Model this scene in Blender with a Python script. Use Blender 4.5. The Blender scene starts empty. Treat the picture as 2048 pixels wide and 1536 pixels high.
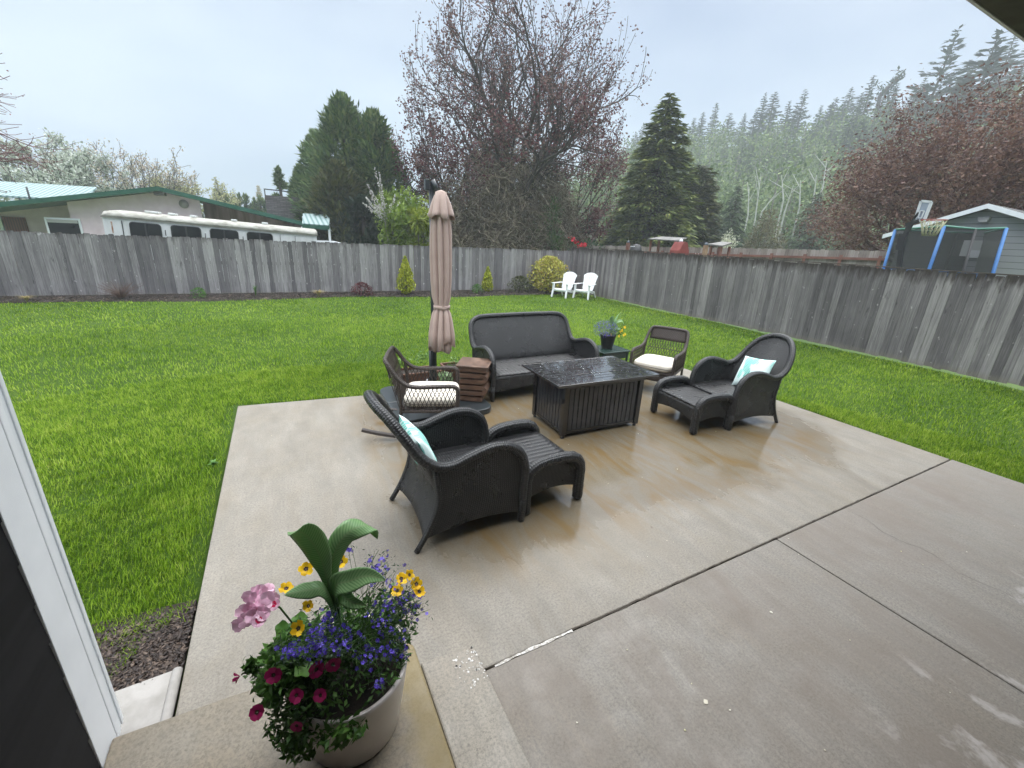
import bpy, math, random
import numpy as np
from mathutils import Vector, Matrix
PI = math.pi
scene = bpy.context.scene
COL = scene.collection
random.seed(4)

# ------------------------------------------------------------------ camera
F_PX, YAW, PITCH, ROLL, EYE = 855.57, 0.497354, 0.326952, 0.047466, 2.1
cf = np.array([math.sin(YAW)*math.cos(PITCH), math.cos(YAW)*math.cos(PITCH), -math.sin(PITCH)])
r0 = np.array([math.cos(YAW), -math.sin(YAW), 0.0]); u0 = np.cross(r0, cf)
cr = math.cos(ROLL)*r0 + math.sin(ROLL)*u0
cu = -math.sin(ROLL)*r0 + math.cos(ROLL)*u0
cam_d = bpy.data.cameras.new('camera'); cam = bpy.data.objects.new('camera', cam_d); COL.objects.link(cam)
mw = Matrix(((cr[0], cu[0], -cf[0], 0), (cr[1], cu[1], -cf[1], 0), (cr[2], cu[2], -cf[2], EYE), (0, 0, 0, 1)))
cam.matrix_world = mw
cam_d.sensor_width = 36; cam_d.lens = F_PX/2048*36; cam_d.clip_start = .05; cam_d.clip_end = 3000
scene.camera = cam

def at(px, py, Y=None, X=None, Z=None):
    "real-world point seen at a photograph position on a plane of known distance"
    d = cf + (px-1024)/F_PX*cr - (py-768)/F_PX*cu
    t = Y/d[1] if Y is not None else (X/d[0] if X is not None else (Z-EYE)/d[2])
    return np.array([0, 0, EYE]) + t*d

# ------------------------------------------------------------------ objects
def link(o, parent=None):
    COL.objects.link(o)
    if parent: o.parent = parent
    return o
def tag(o, label=None, cat=None, group=None, kind=None):
    if label: o['label'] = label
    if cat: o['category'] = cat
    if group: o['group'] = group
    if kind: o['kind'] = kind
    return o
def thing(name, label, cat, loc=(0, 0, 0), rz=0, group=None):
    o = bpy.data.objects.new(name, None); o.empty_display_size = .1; link(o)
    o.location = loc; o.rotation_euler = (0, 0, rz)
    return tag(o, label, cat, group)
def copy_tree(o, parent=None):
    c = o.copy(); COL.objects.link(c); c.parent = parent
    for ch in list(o.children): copy_tree(ch, c)
    return c

class M:
    def __init__(s): s.V = []; s.F = []; s.U = []; s.S = []
    def add(s, vs, fs, uvs=None, smooth=False):
        b = len(s.V); s.V += [tuple(map(float, v)) for v in vs]
        for i, f in enumerate(fs):
            s.F.append([b+k for k in f]); s.U.append(uvs[i] if uvs else None); s.S.append(smooth)
        return s
    def box(s, c, d, rz=0, rot=None):
        hx, hy, hz = d[0]/2, d[1]/2, d[2]/2
        R = rot or Matrix.Rotation(rz, 3, 'Z')
        vs = [Vector(c)+R @ Vector((x*hx, y*hy, z*hz)) for x in (-1, 1) for y in (-1, 1) for z in (-1, 1)]
        return s.add(vs, [(0, 1, 3, 2), (4, 6, 7, 5), (0, 4, 5, 1), (2, 3, 7, 6), (0, 2, 6, 4), (1, 5, 7, 3)])
    def bar(s, a, b, w, h=None, up=(0, 0, 1)):
        a = Vector(a); b = Vector(b); x = (b-a).normalized(); u = Vector(up)
        y = u.cross(x)
        if y.length < 1e-4: y = Vector((0, 1, 0)).cross(x)
        y.normalize(); z = x.cross(y); R = Matrix((x, y, z)).transposed()
        return s.box((a+b)/2, ((b-a).length, w, h or w), rot=R)
    def tube(s, pts, r, n=8, cap=True, rope=None, vs_scale=1):
        P = [Vector(p) for p in pts]; N = len(P)
        rr = r if hasattr(r, '__len__') else [r]*N
        t = [(P[min(i+1, N-1)]-P[max(i-1, 0)]).normalized() for i in range(N)]
        u = t[0].orthogonal().normalized(); vs = []; L = 0; Ls = []
        for i in range(N):
            u = (u - t[i]*u.dot(t[i])).normalized(); v = t[i].cross(u)
            if i: L += (P[i]-P[i-1]).length
            Ls.append(L)
            for k in range(n):
                a = 2*PI*k/n; q = rr[i]
                if rope: q *= 1 - rope[1] + rope[1]*abs(math.sin(rope[0]*a/2 + rope[2]*L))
                vs.append(P[i]+q*(math.cos(a)*u+math.sin(a)*v))
        fs = []; uv = []
        for i in range(N-1):
            for k in range(n):
                k2 = (k+1) % n
                fs.append((i*n+k, i*n+k2, (i+1)*n+k2, (i+1)*n+k))
                c = 2*PI*rr[i]/n
                uv.append([(Ls[i], k*c), (Ls[i], (k+1)*c), (Ls[i+1], (k+1)*c), (Ls[i+1], k*c)])
        if cap:
            fs.append(tuple(reversed(range(n)))); uv.append([(0, 0)]*n)
            fs.append(tuple((N-1)*n+k for k in range(n))); uv.append([(0, 0)]*n)
        return s.add(vs, fs, uv, True)
    def grid(s, P, closed=False, smooth=True, su=1, sv=1):
        R = len(P); K = len(P[0]); vs = [p for row in P for p in row]; fs = []; uv = []
        D = lambda a, b: (Vector(a)-Vector(b)).length
        mid = K//2; Lu = [0]
        for i in range(1, R): Lu.append(Lu[-1]+D(P[i][mid], P[i-1][mid]))
        rm = R//2; Lv = [0]
        for j in range(1, K): Lv.append(Lv[-1]+D(P[rm][j], P[rm][j-1]))
        for i in range(R if closed else R-1):
            i2 = (i+1) % R; ua = Lu[i]; ub = Lu[i+1] if i+1 < R else Lu[-1]+D(P[-1][mid], P[0][mid])
            for j in range(K-1):
                fs.append((i*K+j, i2*K+j, i2*K+j+1, i*K+j+1))
                uv.append([(ua, Lv[j]), (ub, Lv[j]), (ub, Lv[j+1]), (ua, Lv[j+1])])
        return s.add(vs, fs, uv, smooth)
    def lathe(s, prof, n=32, c=(0, 0, 0), wob=None):
        P = [[(c[0]+r*(1+(wob(2*PI*k/n, z) if wob else 0))*math.cos(2*PI*k/n), c[1]+r*(1+(wob(2*PI*k/n, z) if wob else 0))*math.sin(2*PI*k/n), c[2]+z) for r, z in prof] for k in range(n)]
        return s.grid(P, closed=True)
    def prism(s, poly, z0, z1):
        n = len(poly); vs = [(x, y, z0) for x, y in poly]+[(x, y, z1) for x, y in poly]
        fs = [tuple(reversed(range(n))), tuple(range(n, 2*n))]+[(i, (i+1) % n, n+(i+1) % n, n+i) for i in range(n)]
        return s.add(vs, fs)
    def build(s, name, mat, parent=None, bevel=0, solid=0, sub=0, smooth=None, seg=2):
        me = bpy.data.meshes.new(name); me.from_pydata(s.V, [], s.F)
        uvl = me.uv_layers.new(name='UVMap'); data = np.zeros((len(me.loops), 2), dtype=np.float32); k = 0
        for f, uv in zip(s.F, s.U):
            if uv is None:
                a, b, c = (Vector(s.V[f[i]]) for i in (0, 1, 2)); nn = (b-a).cross(c-a)
                ax = max(range(3), key=lambda i: abs(nn[i])); i1, i2 = ((1, 2), (0, 2), (0, 1))[ax]
                uv = [(s.V[v][i1], s.V[v][i2]) for v in f]
            for q in uv: data[k] = q; k += 1
        uvl.data.foreach_set('uv', data.ravel())
        me.polygons.foreach_set('use_smooth', [bool(x) if smooth is None else smooth for x in s.S])
        me.materials.append(mat); me.validate(); me.update()
        o = link(bpy.data.objects.new(name, me), parent)
        if solid: m = o.modifiers.new('solid', 'SOLIDIFY'); m.thickness = solid; m.offset = 0
        if bevel: m = o.modifiers.new('bevel', 'BEVEL'); m.width = bevel; m.segments = seg; m.limit_method = 'ANGLE'; m.angle_limit = .6
        if sub: m = o.modifiers.new('sub', 'SUBSURF'); m.levels = sub; m.render_levels = sub
        return o

def npmesh(name, V, F, mat, parent=None, smooth=False):
    V = np.asarray(V, np.float32).reshape(-1, 3); F = np.asarray(F, np.int32); k = F.shape[1]
    me = bpy.data.meshes.new(name); me.vertices.add(len(V)); me.vertices.foreach_set('co', V.ravel())
    me.loops.add(F.size); me.loops.foreach_set('vertex_index', F.ravel())
    me.polygons.add(len(F)); me.polygons.foreach_set('loop_start', np.arange(0, F.size, k, dtype=np.int32))
    me.polygons.foreach_set('loop_total', np.full(len(F), k, np.int32))
    if smooth: me.polygons.foreach_set('use_smooth', np.ones(len(F), bool))
    me.materials.append(mat); me.update(calc_edges=True)
    return link(bpy.data.objects.new(name, me), parent)

def catmull(P, n=8):
    P = [np.array(p, float) for p in P]; Q = [2*P[0]-P[1]]+P+[2*P[-1]-P[-2]]; out = []
    for i in range(1, len(Q)-2):
        for k in range(n):
            t = k/n
            out.append(.5*((2*Q[i])+(-Q[i-1]+Q[i+1])*t+(2*Q[i-1]-5*Q[i]+4*Q[i+1]-Q[i+2])*t*t+(-Q[i-1]+3*Q[i]-3*Q[i+1]+Q[i+2])*t**3))
    out.append(P[-1]); return out

# ------------------------------------------------------------------ materials
class NT:
    def __init__(s, name):
        s.m = bpy.data.materials.new(name); s.m.use_nodes = True; s.t = s.m.node_tree
        s.b = s.t.nodes['Principled BSDF']; s.out = s.t.nodes['Material Output']
    def n(s, typ, **kw):
        nd = s.t.nodes.new(typ)
        for k, v in kw.items():
            if k in nd.inputs.keys(): s.set(nd.inputs[k], v)
            else: setattr(nd, k, v)
        return nd
    def set(s, inp, v):
        if hasattr(v, 'is_output') or isinstance(v, bpy.types.NodeSocket): s.t.links.new(v, inp)
        else: inp.default_value = v
    def coord(s, kind='Object', scale=(1, 1, 1), rot=(0, 0, 0)):
        mp = s.n('ShaderNodeMapping'); mp.inputs['Scale'].default_value = scale; mp.inputs['Rotation'].default_value = rot
        if kind == 'Geometry': src = s.n('ShaderNodeNewGeometry').outputs['Position']
        else: src = s.n('ShaderNodeTexCoord').outputs[kind]
        s.t.links.new(src, mp.inputs['Vector']); return mp.outputs['Vector']
    def noise(s, vec, scale, detail=4, rough=.55, dist=0):
        nd = s.n('ShaderNodeTexNoise'); s.t.links.new(vec, nd.inputs['Vector'])
        nd.inputs['Scale'].default_value = scale; nd.inputs['Detail'].default_value = detail
        nd.inputs['Roughness'].default_value = rough; nd.inputs['Distortion'].default_value = dist
        return nd.outputs['Fac']
    def ramp(s, fac, stops):
        nd = s.n('ShaderNodeValToRGB'); s.t.links.new(fac, nd.inputs['Fac']); e = nd.color_ramp.elements
        while len(e) < len(stops): e.new(.5)
        for i, (p, c) in enumerate(stops):
            e[i].position = p; e[i].color = (*c, 1) if hasattr(c, '__len__') else (c, c, c, 1)
        return nd.outputs['Color']
    def mix(s, fac, a, b, mode='MIX'):
        nd = s.n('ShaderNodeMix'); nd.data_type = 'RGBA'; nd.blend_type = mode
        for k, v in ((0, fac), (6, a), (7, b)):
            if isinstance(v, bpy.types.NodeSocket): s.t.links.new(v, nd.inputs[k])
            else: nd.inputs[k].default_value = v if k == 0 else ((*v, 1) if len(v) == 3 else v)
        return nd.outputs[2]
    def math(s, op, a, b=None, clamp=False):
        nd = s.n('ShaderNodeMath'); nd.operation = op; nd.use_clamp = clamp
        for i, v in enumerate((a, b)):
            if v is None: continue
            if isinstance(v, bpy.types.NodeSocket): s.t.links.new(v, nd.inputs[i])
            else: nd.inputs[i].default_value = v
        return nd.outputs[0]
    def base(s, col): s.set(s.b.inputs['Base Color'], col if isinstance(col, bpy.types.NodeSocket) else (*col, 1)); return s
    def rough(s, v): s.set(s.b.inputs['Roughness'], v); return s
    def bump(s, h, strength=.3, dist=.01):
        nd = s.n('ShaderNodeBump'); s.t.links.new(h, nd.inputs['Height'])
        nd.inputs['Strength'].default_value = strength; nd.inputs['Distance'].default_value = dist
        s.t.links.new(nd.outputs['Normal'], s.b.inputs['Normal']); return s
    def island(s): return s.n('ShaderNodeNewGeometry').outputs['Random Per Island']

def simple(name, c1, c2=None, rough=.6, scale=8, bump=0, metal=0, stretch=(1, 1, 1), bscale=None, spec=None, lo=.35, hi=.65, coat=0):
    t = NT(name); v = t.coord('Object', stretch)
    if c2: t.base(t.ramp(t.noise(v, scale), [(lo, c1), (hi, c2)]))
    else: t.base(c1)
    t.rough(rough); t.b.inputs['Metallic'].default_value = metal
    if spec is not None: t.b.inputs['Specular IOR Level'].default_value = spec
    if coat: t.b.inputs['Coat Weight'].default_value = coat; t.b.inputs['Coat Roughness'].default_value = .08
    if bump: t.bump(t.noise(v, bscale or scale*4), bump, .005)
    return t.m

def leafmat(name, cols, rough=.55, trans=.25, nscale=.6, spec=.3):
    "leaf colour differs from leaf to leaf and from bough to bough"
    t = NT(name); isl = t.island()
    n = t.noise(t.coord('Object'), nscale, 2)
    f = t.math('ADD', t.math('MULTIPLY', isl, .6), t.math('MULTIPLY', n, .55))
    f = t.math('SUBTRACT', f, .05, True)
    k = len(cols); c = t.ramp(f, [(.1+.8*i/(k-1), cols[i]) for i in range(k)])
    t.base(c).rough(rough); t.b.inputs['Specular IOR Level'].default_value = spec
    if trans:
        tr = t.n('ShaderNodeBsdfTranslucent'); t.t.links.new(c, tr.inputs['Color'])
        mx = t.n('ShaderNodeMixShader'); mx.inputs[0].default_value = trans
        t.t.links.new(t.b.outputs[0], mx.inputs[1]); t.t.links.new(tr.outputs[0], mx.inputs[2])
        t.t.links.new(mx.outputs[0], t.out.inputs['Surface'])
    return t.m

def weave(name, c_lo, c_hi, pitch=.012, rough=.35, asp=1.0, strength=.6, holes=False):
    t = NT(name); sx = t.n('ShaderNodeSeparateXYZ'); t.t.links.new(t.coord('UV'), sx.inputs[0])
    k = 2*PI/pitch/2
    a = t.math('SINE', t.math('MULTIPLY', sx.outputs[0], k)); b = t.math('SINE', t.math('MULTIPLY', sx.outputs[1], k*asp))
    ab = t.math('MULTIPLY', a, b); h = t.math('ABSOLUTE', ab)
    sgn = t.math('MULTIPLY', t.math('SIGN', ab), .18); hh = t.math('ADD', h, sgn)
    nz = t.noise(t.coord('Object'), 5, 3); nf = t.noise(t.coord('Object'), 160, 2)
    c = t.ramp(t.math('ADD', t.math('MULTIPLY', hh, .75), t.math('MULTIPLY', nf, .25)), [(.05, tuple(x*.35 for x in c_lo)), (.3, c_lo), (.85, c_hi)])
    c = t.mix(t.math('MULTIPLY', nz, .5), c, c_lo)
    t.base(c).rough(t.ramp(nz, [(.3, rough*.7), (.7, rough*1.5)])); t.bump(hh, strength, pitch*.35)
    t.b.inputs['Specular IOR Level'].default_value = .5
    if holes:
        tr = t.n('ShaderNodeBsdfTransparent'); mx = t.n('ShaderNodeMixShader')
        t.t.links.new(t.math('LESS_THAN', h, .10), mx.inputs[0])
        hm = t.math('MULTIPLY', t.math('LESS_THAN', h, .12), t.math('GREATER_THAN', t.math('ADD', t.math('ABSOLUTE', a), t.math('ABSOLUTE', b)), 2.0)); _ = hm
        e = t.math('MULTIPLY', t.math('LESS_THAN', t.math('ABSOLUTE', a), .3), t.math('LESS_THAN', t.math('ABSOLUTE', b), .3))
        t.t.links.new(e, mx.inputs[0])
        t.t.links.new(t.b.outputs[0], mx.inputs[1]); t.t.links.new(tr.outputs[0], mx.inputs[2])
        t.t.links.new(mx.outputs[0], t.out.inputs['Surface'])
    return t.m

# ------------------------------------------------------------------ world, sun, haze
W = bpy.data.worlds.new('World'); scene.world = W; W.use_nodes = True; wt = W.node_tree
SUN_EL, SUN_AZ = math.radians(56), math.radians(48)
sk = wt.nodes.new('ShaderNodeTexSky'); sk.sky_type = 'NISHITA'; sk.sun_disc = False
sk.sun_elevation = SUN_EL; sk.sun_rotation = SUN_AZ; sk.air_density = 1; sk.dust_density = 3; sk.ozone_density = 1
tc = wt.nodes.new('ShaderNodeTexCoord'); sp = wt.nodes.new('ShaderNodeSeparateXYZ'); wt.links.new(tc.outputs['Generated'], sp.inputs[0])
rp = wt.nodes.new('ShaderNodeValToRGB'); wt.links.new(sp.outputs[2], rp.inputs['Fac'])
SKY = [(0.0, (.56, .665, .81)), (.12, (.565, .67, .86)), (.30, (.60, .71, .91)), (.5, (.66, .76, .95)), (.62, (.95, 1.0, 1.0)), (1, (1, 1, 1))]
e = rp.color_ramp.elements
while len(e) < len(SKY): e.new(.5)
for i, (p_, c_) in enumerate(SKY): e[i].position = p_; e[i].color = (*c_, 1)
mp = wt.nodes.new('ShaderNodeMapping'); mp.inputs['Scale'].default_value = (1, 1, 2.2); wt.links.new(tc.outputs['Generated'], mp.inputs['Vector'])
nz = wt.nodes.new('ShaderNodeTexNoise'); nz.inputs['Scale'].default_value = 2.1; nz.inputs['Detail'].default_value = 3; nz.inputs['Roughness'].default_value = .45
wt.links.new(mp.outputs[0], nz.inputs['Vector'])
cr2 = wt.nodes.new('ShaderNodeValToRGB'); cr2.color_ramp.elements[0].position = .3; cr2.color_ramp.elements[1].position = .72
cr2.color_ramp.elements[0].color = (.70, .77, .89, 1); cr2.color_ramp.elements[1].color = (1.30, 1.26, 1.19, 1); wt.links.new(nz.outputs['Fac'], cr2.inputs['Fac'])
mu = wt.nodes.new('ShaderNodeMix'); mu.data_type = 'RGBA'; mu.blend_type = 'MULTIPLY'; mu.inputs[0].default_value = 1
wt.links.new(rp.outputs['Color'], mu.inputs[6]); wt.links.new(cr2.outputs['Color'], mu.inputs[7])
# overcast sky with extra brightness added overhead, out of view, to light the ground
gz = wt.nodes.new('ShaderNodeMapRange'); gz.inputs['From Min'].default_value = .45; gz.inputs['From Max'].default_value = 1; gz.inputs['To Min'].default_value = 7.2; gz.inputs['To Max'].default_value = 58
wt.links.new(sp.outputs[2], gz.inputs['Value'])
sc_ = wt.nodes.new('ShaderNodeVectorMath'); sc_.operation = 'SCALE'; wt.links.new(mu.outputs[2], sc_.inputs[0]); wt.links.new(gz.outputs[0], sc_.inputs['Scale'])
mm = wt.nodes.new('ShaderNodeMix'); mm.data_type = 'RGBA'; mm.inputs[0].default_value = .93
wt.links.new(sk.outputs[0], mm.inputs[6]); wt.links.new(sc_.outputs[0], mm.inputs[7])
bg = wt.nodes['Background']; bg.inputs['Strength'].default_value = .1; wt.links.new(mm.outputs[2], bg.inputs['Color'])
sun = bpy.data.lights.new('sun', 'SUN'); sun.energy = 1.3; sun.angle = math.radians(30); sun.color = (1, .97, .92)
so = link(bpy.data.objects.new('sun', sun))
sd = Vector((math.sin(SUN_AZ)*math.cos(SUN_EL), math.cos(SUN_AZ)*math.cos(SUN_EL), math.sin(SUN_EL)))
so.rotation_euler = sd.to_track_quat('Z', 'Y').to_euler()
vs_ = scene.view_settings; vs_.view_transform = 'Standard'; vs_.look = 'None'; vs_.exposure = EXPOSURE = 0.2; vs_.gamma = 1
scene.cycles.volume_bounces = 2; scene.cycles.max_bounces = 8; scene.cycles.transparent_max_bounces = 12
scene.cycles.use_denoising = True
hz = NT('haze_air'); hz.t.nodes.remove(hz.b)
pv = hz.t.nodes.new('ShaderNodeVolumePrincipled'); pv.inputs['Color'].default_value = (.90, .95, 1, 1); pv.inputs['Density'].default_value = .0019; pv.inputs['Anisotropy'].default_value = .0
hz.t.links.new(pv.outputs[0], hz.out.inputs['Volume'])
ho = M().box((130, 90, 33.5), (440, 360, 73)).build('haze', hz.m); ho['kind'] = 'stuff'
# ------------------------------------------------------------------ ground
def hill_z(x, y):
    r = np.hypot(x, y); az = np.degrees(np.arctan2(x, y))
    s = np.clip((r-62)/(150-62), 0, 1); s = s*s*(3-2*s)
    a = np.clip((az-22)/(46-22), 0, 1); a = a*a*(3-2*a)
    n = 1.2*np.sin(x*.07+1)*np.cos(y*.06)+.8*np.sin(x*.15+y*.11)
    return s*a*(27+.12*(az-45)+n) - .12
def lawn_mat():
    t = NT('lawn_turf'); v = t.coord('Object')
    c = t.ramp(t.noise(v, .55, 5, .6), [(.3, (.035, .075, .008)), (.5, (.065, .125, .012)), (.7, (.11, .175, .020))])
    c = t.mix(t.math('MULTIPLY', t.noise(v, 45, 4, .7), .55), c, (.055, .12, .008))
    t.base(c).rough(.8); t.bump(t.noise(t.coord('Object'), 60, 5, .7), 1.0, .05); t.b.inputs['Specular IOR Level'].default_value = .15
    return t.m
LAWN = lawn_mat()
gx = np.linspace(-85, 345, 150); gy = np.linspace(-85, 265, 120)
GX, GY = np.meshgrid(gx, gy, indexing='ij'); GZ = hill_z(GX, GY)
yard = (GX > -20) & (GX < 30) & (GY > -20) & (GY < 30); GZ[yard] = -.12
idx = np.arange(150*120).reshape(150, 120)
Fg = np.stack([idx[:-1, :-1], idx[1:, :-1], idx[1:, 1:], idx[:-1, 1:]], -1).reshape(-1, 4)
field = simple('meadow', (.05, .10, .02), (.10, .16, .035), .9, .12, .6)
terr = npmesh('terrain', np.stack([GX, GY, GZ], -1), Fg, field, smooth=True); terr['kind'] = 'structure'

FX, FY = 11.5, 16.2                      # the two fence lines
def lawn_z(x, y):
    return -.035+.012*np.sin(x*.9+y*.4)+.012*np.sin(y*1.3-x*.3)+.05*np.clip((y-13)/2.5, 0, 1)
lx = np.linspace(-16, FX+.02, 140); ly = np.linspace(-5, FY+.02, 110)
LX, LY = np.meshgrid(lx, ly, indexing='ij'); idx = np.arange(140*110).reshape(140, 110)
Fl = np.stack([idx[:-1, :-1], idx[1:, :-1], idx[1:, 1:], idx[:-1, 1:]], -1).reshape(-1, 4)
LZ = lawn_z(LX, LY)
inside = (LX > -.7) & (LX < 6.35) & (LY < 5.1); LZ[inside] = -.10
lawn = npmesh('lawn', np.stack([LX, LY, LZ], -1), Fl, LAWN, smooth=True); lawn['kind'] = 'structure'

# grass blades: one object, denser near the patio
rng = np.random.default_rng(11)
def on_patio(x, y, m=0.0):
    far = 5.87-(x+.64)*.105
    return (x > -.64-m) & (x < 6.38+m) & (y < far+m)
def lawn_edge(x): return 15.05+.12*np.sin(x*.8)-.25*np.exp(-((x-9.5)/1.6)**2)
def blades(n, d0, d1, h, w, seedy):
    r = np.random.default_rng(seedy); a = r.uniform(math.radians(-50), math.radians(95), n*2); d = np.sqrt(r.uniform(d0*d0, d1*d1, n*2))
    x = d*np.sin(a); y = d*np.cos(a)
    k = (~on_patio(x, y, .025)) & (x < FX-.05) & (y < lawn_edge(x)) & (y > -3) & (x > -15)
    k &= ~((x > -1.6) & (x < -.6) & (y < 2.42+.10*np.sin(x*14)+.6*(x+.66))) & ~((x < -.75) & (y < 1.75))
    edge = (x > -.76) & (x < -.6) & (y < 5.9); k &= ~(edge & (r.random(len(x)) < .6))
    x, y = x[k][:n], y[k][:n]; n = len(x)
    z = lawn_z(x, y)
    cl = np.sin(x*5.1+np.sin(y*3.7))*np.cos(y*4.3+1.7*np.sin(x*2.9))+.5*np.sin(x*1.3+y*1.9)
    cl2_ = np.sin(x*17+3*np.sin(y*6.1))*np.sin(y*15+2.5*np.sin(x*7.3)); hh = h*(r.uniform(.55, 1.3, n))*(1+.20*cl+.30*cl2_); ww = w*r.uniform(.7, 1.3, n)
    th = r.uniform(0, 2*PI, n)*.75+1.6*np.sin(x*.8)+1.6*np.cos(y*.9); ln = r.uniform(.25, .95, n)*hh
    dx, dy = np.cos(th), np.sin(th); px, py = -dy*ww, dx*ww
    B = np.stack([x, y, z], -1); P = np.stack([px, py, 0*x], -1)
    mid = B+np.stack([dx*ln*.35, dy*ln*.35, hh*.6], -1); tip = B+np.stack([dx*ln, dy*ln, hh*.95], -1)
    V = np.stack([B-P, B+P, mid+P*.75, tip+P*.1, tip-P*.1, mid-P*.75], 1)
    i = np.arange(n)[:, None]*6
    F = np.concatenate([i+np.array([[0, 1, 2, 5]]), i+np.array([[5, 2, 3, 4]])], 0)
    return V.reshape(-1, 3), F
parts = [blades(110000, 2.0, 4.3, .042, .0020, 1), blades(140000, 4.3, 7.5, .041, .0029, 2), blades(110000, 7.5, 12, .046, .0046, 3), blades(90000, 12, 22, .044, .0075, 4)]
off = 0; VV = []; FF = []
for V_, F_ in parts: VV.append(V_); FF.append(F_+off); off += len(V_)
def grass_mat():
    t = NT('grass_blades'); isl = t.island(); v = t.coord('Object')
    n = t.noise(v, .5, 4, .6); n2 = t.noise(v, 3.0, 3, .6)
    n3 = t.noise(v, 7.0, 4, .7)
    f = t.math('ADD', t.math('MULTIPLY', isl, .30), t.math('ADD', t.math('MULTIPLY', n, .36), t.math('ADD', t.math('MULTIPLY', n2, .30), t.math('MULTIPLY', n3, .30))))
    c = t.ramp(f, [(.36, (.020, .060, .004)), (.52, (.082, .170, .008)), (.66, (.205, .335, .018)), (.82, (.37, .46, .075)), (.97, (.50, .48, .20))])
    t.base(c).rough(.6); t.b.inputs['Specular IOR Level'].default_value = .1
    tr = t.n('ShaderNodeBsdfTranslucent'); t.t.links.new(c, tr.inputs['Color']); mx = t.n('ShaderNodeMixShader'); mx.inputs[0].default_value = .3
    t.t.links.new(t.b.outputs[0], mx.inputs[1]); t.t.links.new(tr.outputs[0], mx.inputs[2]); t.t.links.new(mx.outputs[0], t.out.inputs['Surface'])
    return t.m
g = npmesh('grass', np.concatenate(VV), np.concatenate(FF), grass_mat())
tag(g, 'short bright green grass covering the yard inside the fences', 'grass', kind='stuff')

# ------------------------------------------------------------------ concrete
def concrete(name, base, warm, rot=0, wet=True, seed=0., streak=(38, 1.6), tone=1.0):
    t = NT(name); v = t.coord('Object'); vs = t.coord('Object', (streak[0], streak[1], 1), (0, 0, rot))
    vo = t.n('ShaderNodeVectorMath'); vo.operation = 'ADD'; t.t.links.new(v, vo.inputs[0]); vo.inputs[1].default_value = (seed, seed*1.7, 0); v2 = vo.outputs[0]
    big = t.noise(v2, .9, 5, .6, .4); st = t.noise(vs, 1.2, 5, .65); grit = t.noise(v, 75, 5, .85); med = t.noise(v2, 6, 5, .65)
    c = t.ramp(big, [(.3, warm), (.5, base), (.72, tuple(min(1, x*1.18) for x in base))])
    c = t.mix(t.ramp(st, [(.35, .0), (.70, .75)]), c, tuple(x*.66 for x in base))
    c = t.mix(t.ramp(med, [(.45, 0.), (.75, .4)]), c, tuple(x*1.25 for x in base))
    pits = t.ramp(t.noise(v, 42, 4, .65), [(.32, 1.), (.37, 0.)])
    c = t.mix(t.math('MULTIPLY', pits, .6), c, tuple(x*.35 for x in base))
    c = t.mix(t.ramp(grit, [(.36, .85), (.56, 0.)]), c, tuple(x*.45 for x in base))
    if wet:
        s = t.n('ShaderNodeSeparateXYZ'); t.t.links.new(v, s.inputs[0])
        def band(o, a0, a1, b0, b1):
            m1 = t.n('ShaderNodeMapRange'); m1.interpolation_type = 'SMOOTHSTEP'; t.t.links.new(o, m1.inputs[0]); m1.inputs[1].default_value = a0; m1.inputs[2].default_value = a1
            m2 = t.n('ShaderNodeMapRange'); m2.interpolation_type = 'SMOOTHSTEP'; t.t.links.new(o, m2.inputs[0]); m2.inputs[1].default_value = b1; m2.inputs[2].default_value = b0
            return t.math('MULTIPLY', m1.outputs[0], m2.outputs[0])
        reg = t.math('MULTIPLY', band(s.outputs[0], .2, 1.3, 4.9, 6.3), band(s.outputs[1], 1.5, 2.8, 4.9, 6.2))
        wn = t.noise(t.coord('Object', (1.0, .75, 1)), 1.15, 6, .62, .9)
        wetm = t.ramp(t.math('ADD', t.math('MULTIPLY', reg, .56), t.math('MULTIPLY', wn, .85)), [(.46, 0.), (.76, 1.)])
        wn2 = t.noise(t.coord('Object', (2.6, .8, 1), (0, 0, .35)), 1.6, 6, .65, 1.2)
        stain = t.math('MULTIPLY', t.ramp(wn2, [(.42, 0.), (.62, 1.)]), t.ramp(reg, [(.1, .12), (.7, 1.)]))
        c = t.mix(t.math('MULTIPLY', wetm, .62), c, (.140, .112, .070))
        c = t.mix(t.math('MULTIPLY', stain, .85), c, (.155, .100, .040))
        r = t.mix(wetm, (.60, .60, .60), (.07, .07, .07))
        r = t.mix(.18, r, t.ramp(t.noise(vs, 3, 4, .6), [(.3, .05), (.7, .7)]))
        t.rough(r)
    else: t.rough(t.ramp(med, [(.3, .42), (.7, .75)]))
    t.b.inputs['Specular IOR Level'].default_value = .5
    hh = t.math('ADD', t.math('MULTIPLY', t.noise(vs, 4, 4, .7), .6), t.math('MULTIPLY', grit, .5)); t.bump(hh, .16 if wet else .25, .003)
    return t.m, t, c
mp1, _t, _c = concrete('patio_concrete', (.240, .215, .180), (.205, .172, .125), seed=3, streak=(5, 1.3))
mp2, t2, c2 = concrete('brushed_concrete', (.232, .208, .178), (.205, .168, .128), seed=9, wet=False, streak=(24, 1.0))
v = t2.coord('Object', (1, .8, 1), (0, 0, .5)); s3 = t2.n('ShaderNodeSeparateXYZ'); t2.t.links.new(t2.coord('Object'), s3.inputs[0])
far = t2.ramp(t2.math('MULTIPLY', t2.math('SUBTRACT', s3.outputs[0], 2.0), .6), [(.0, 0.), (.35, 1.)])
near = t2.ramp(t2.math('SUBTRACT', .75, s3.outputs[1]), [(.2, 0.), (.4, 1.)])
spots = t2.math('MULTIPLY', t2.ramp(t2.noise(v, 4.2, 5, .6, .3), [(.55, 0.), (.62, .65)]), t2.math('MULTIPLY', far, near))
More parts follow.
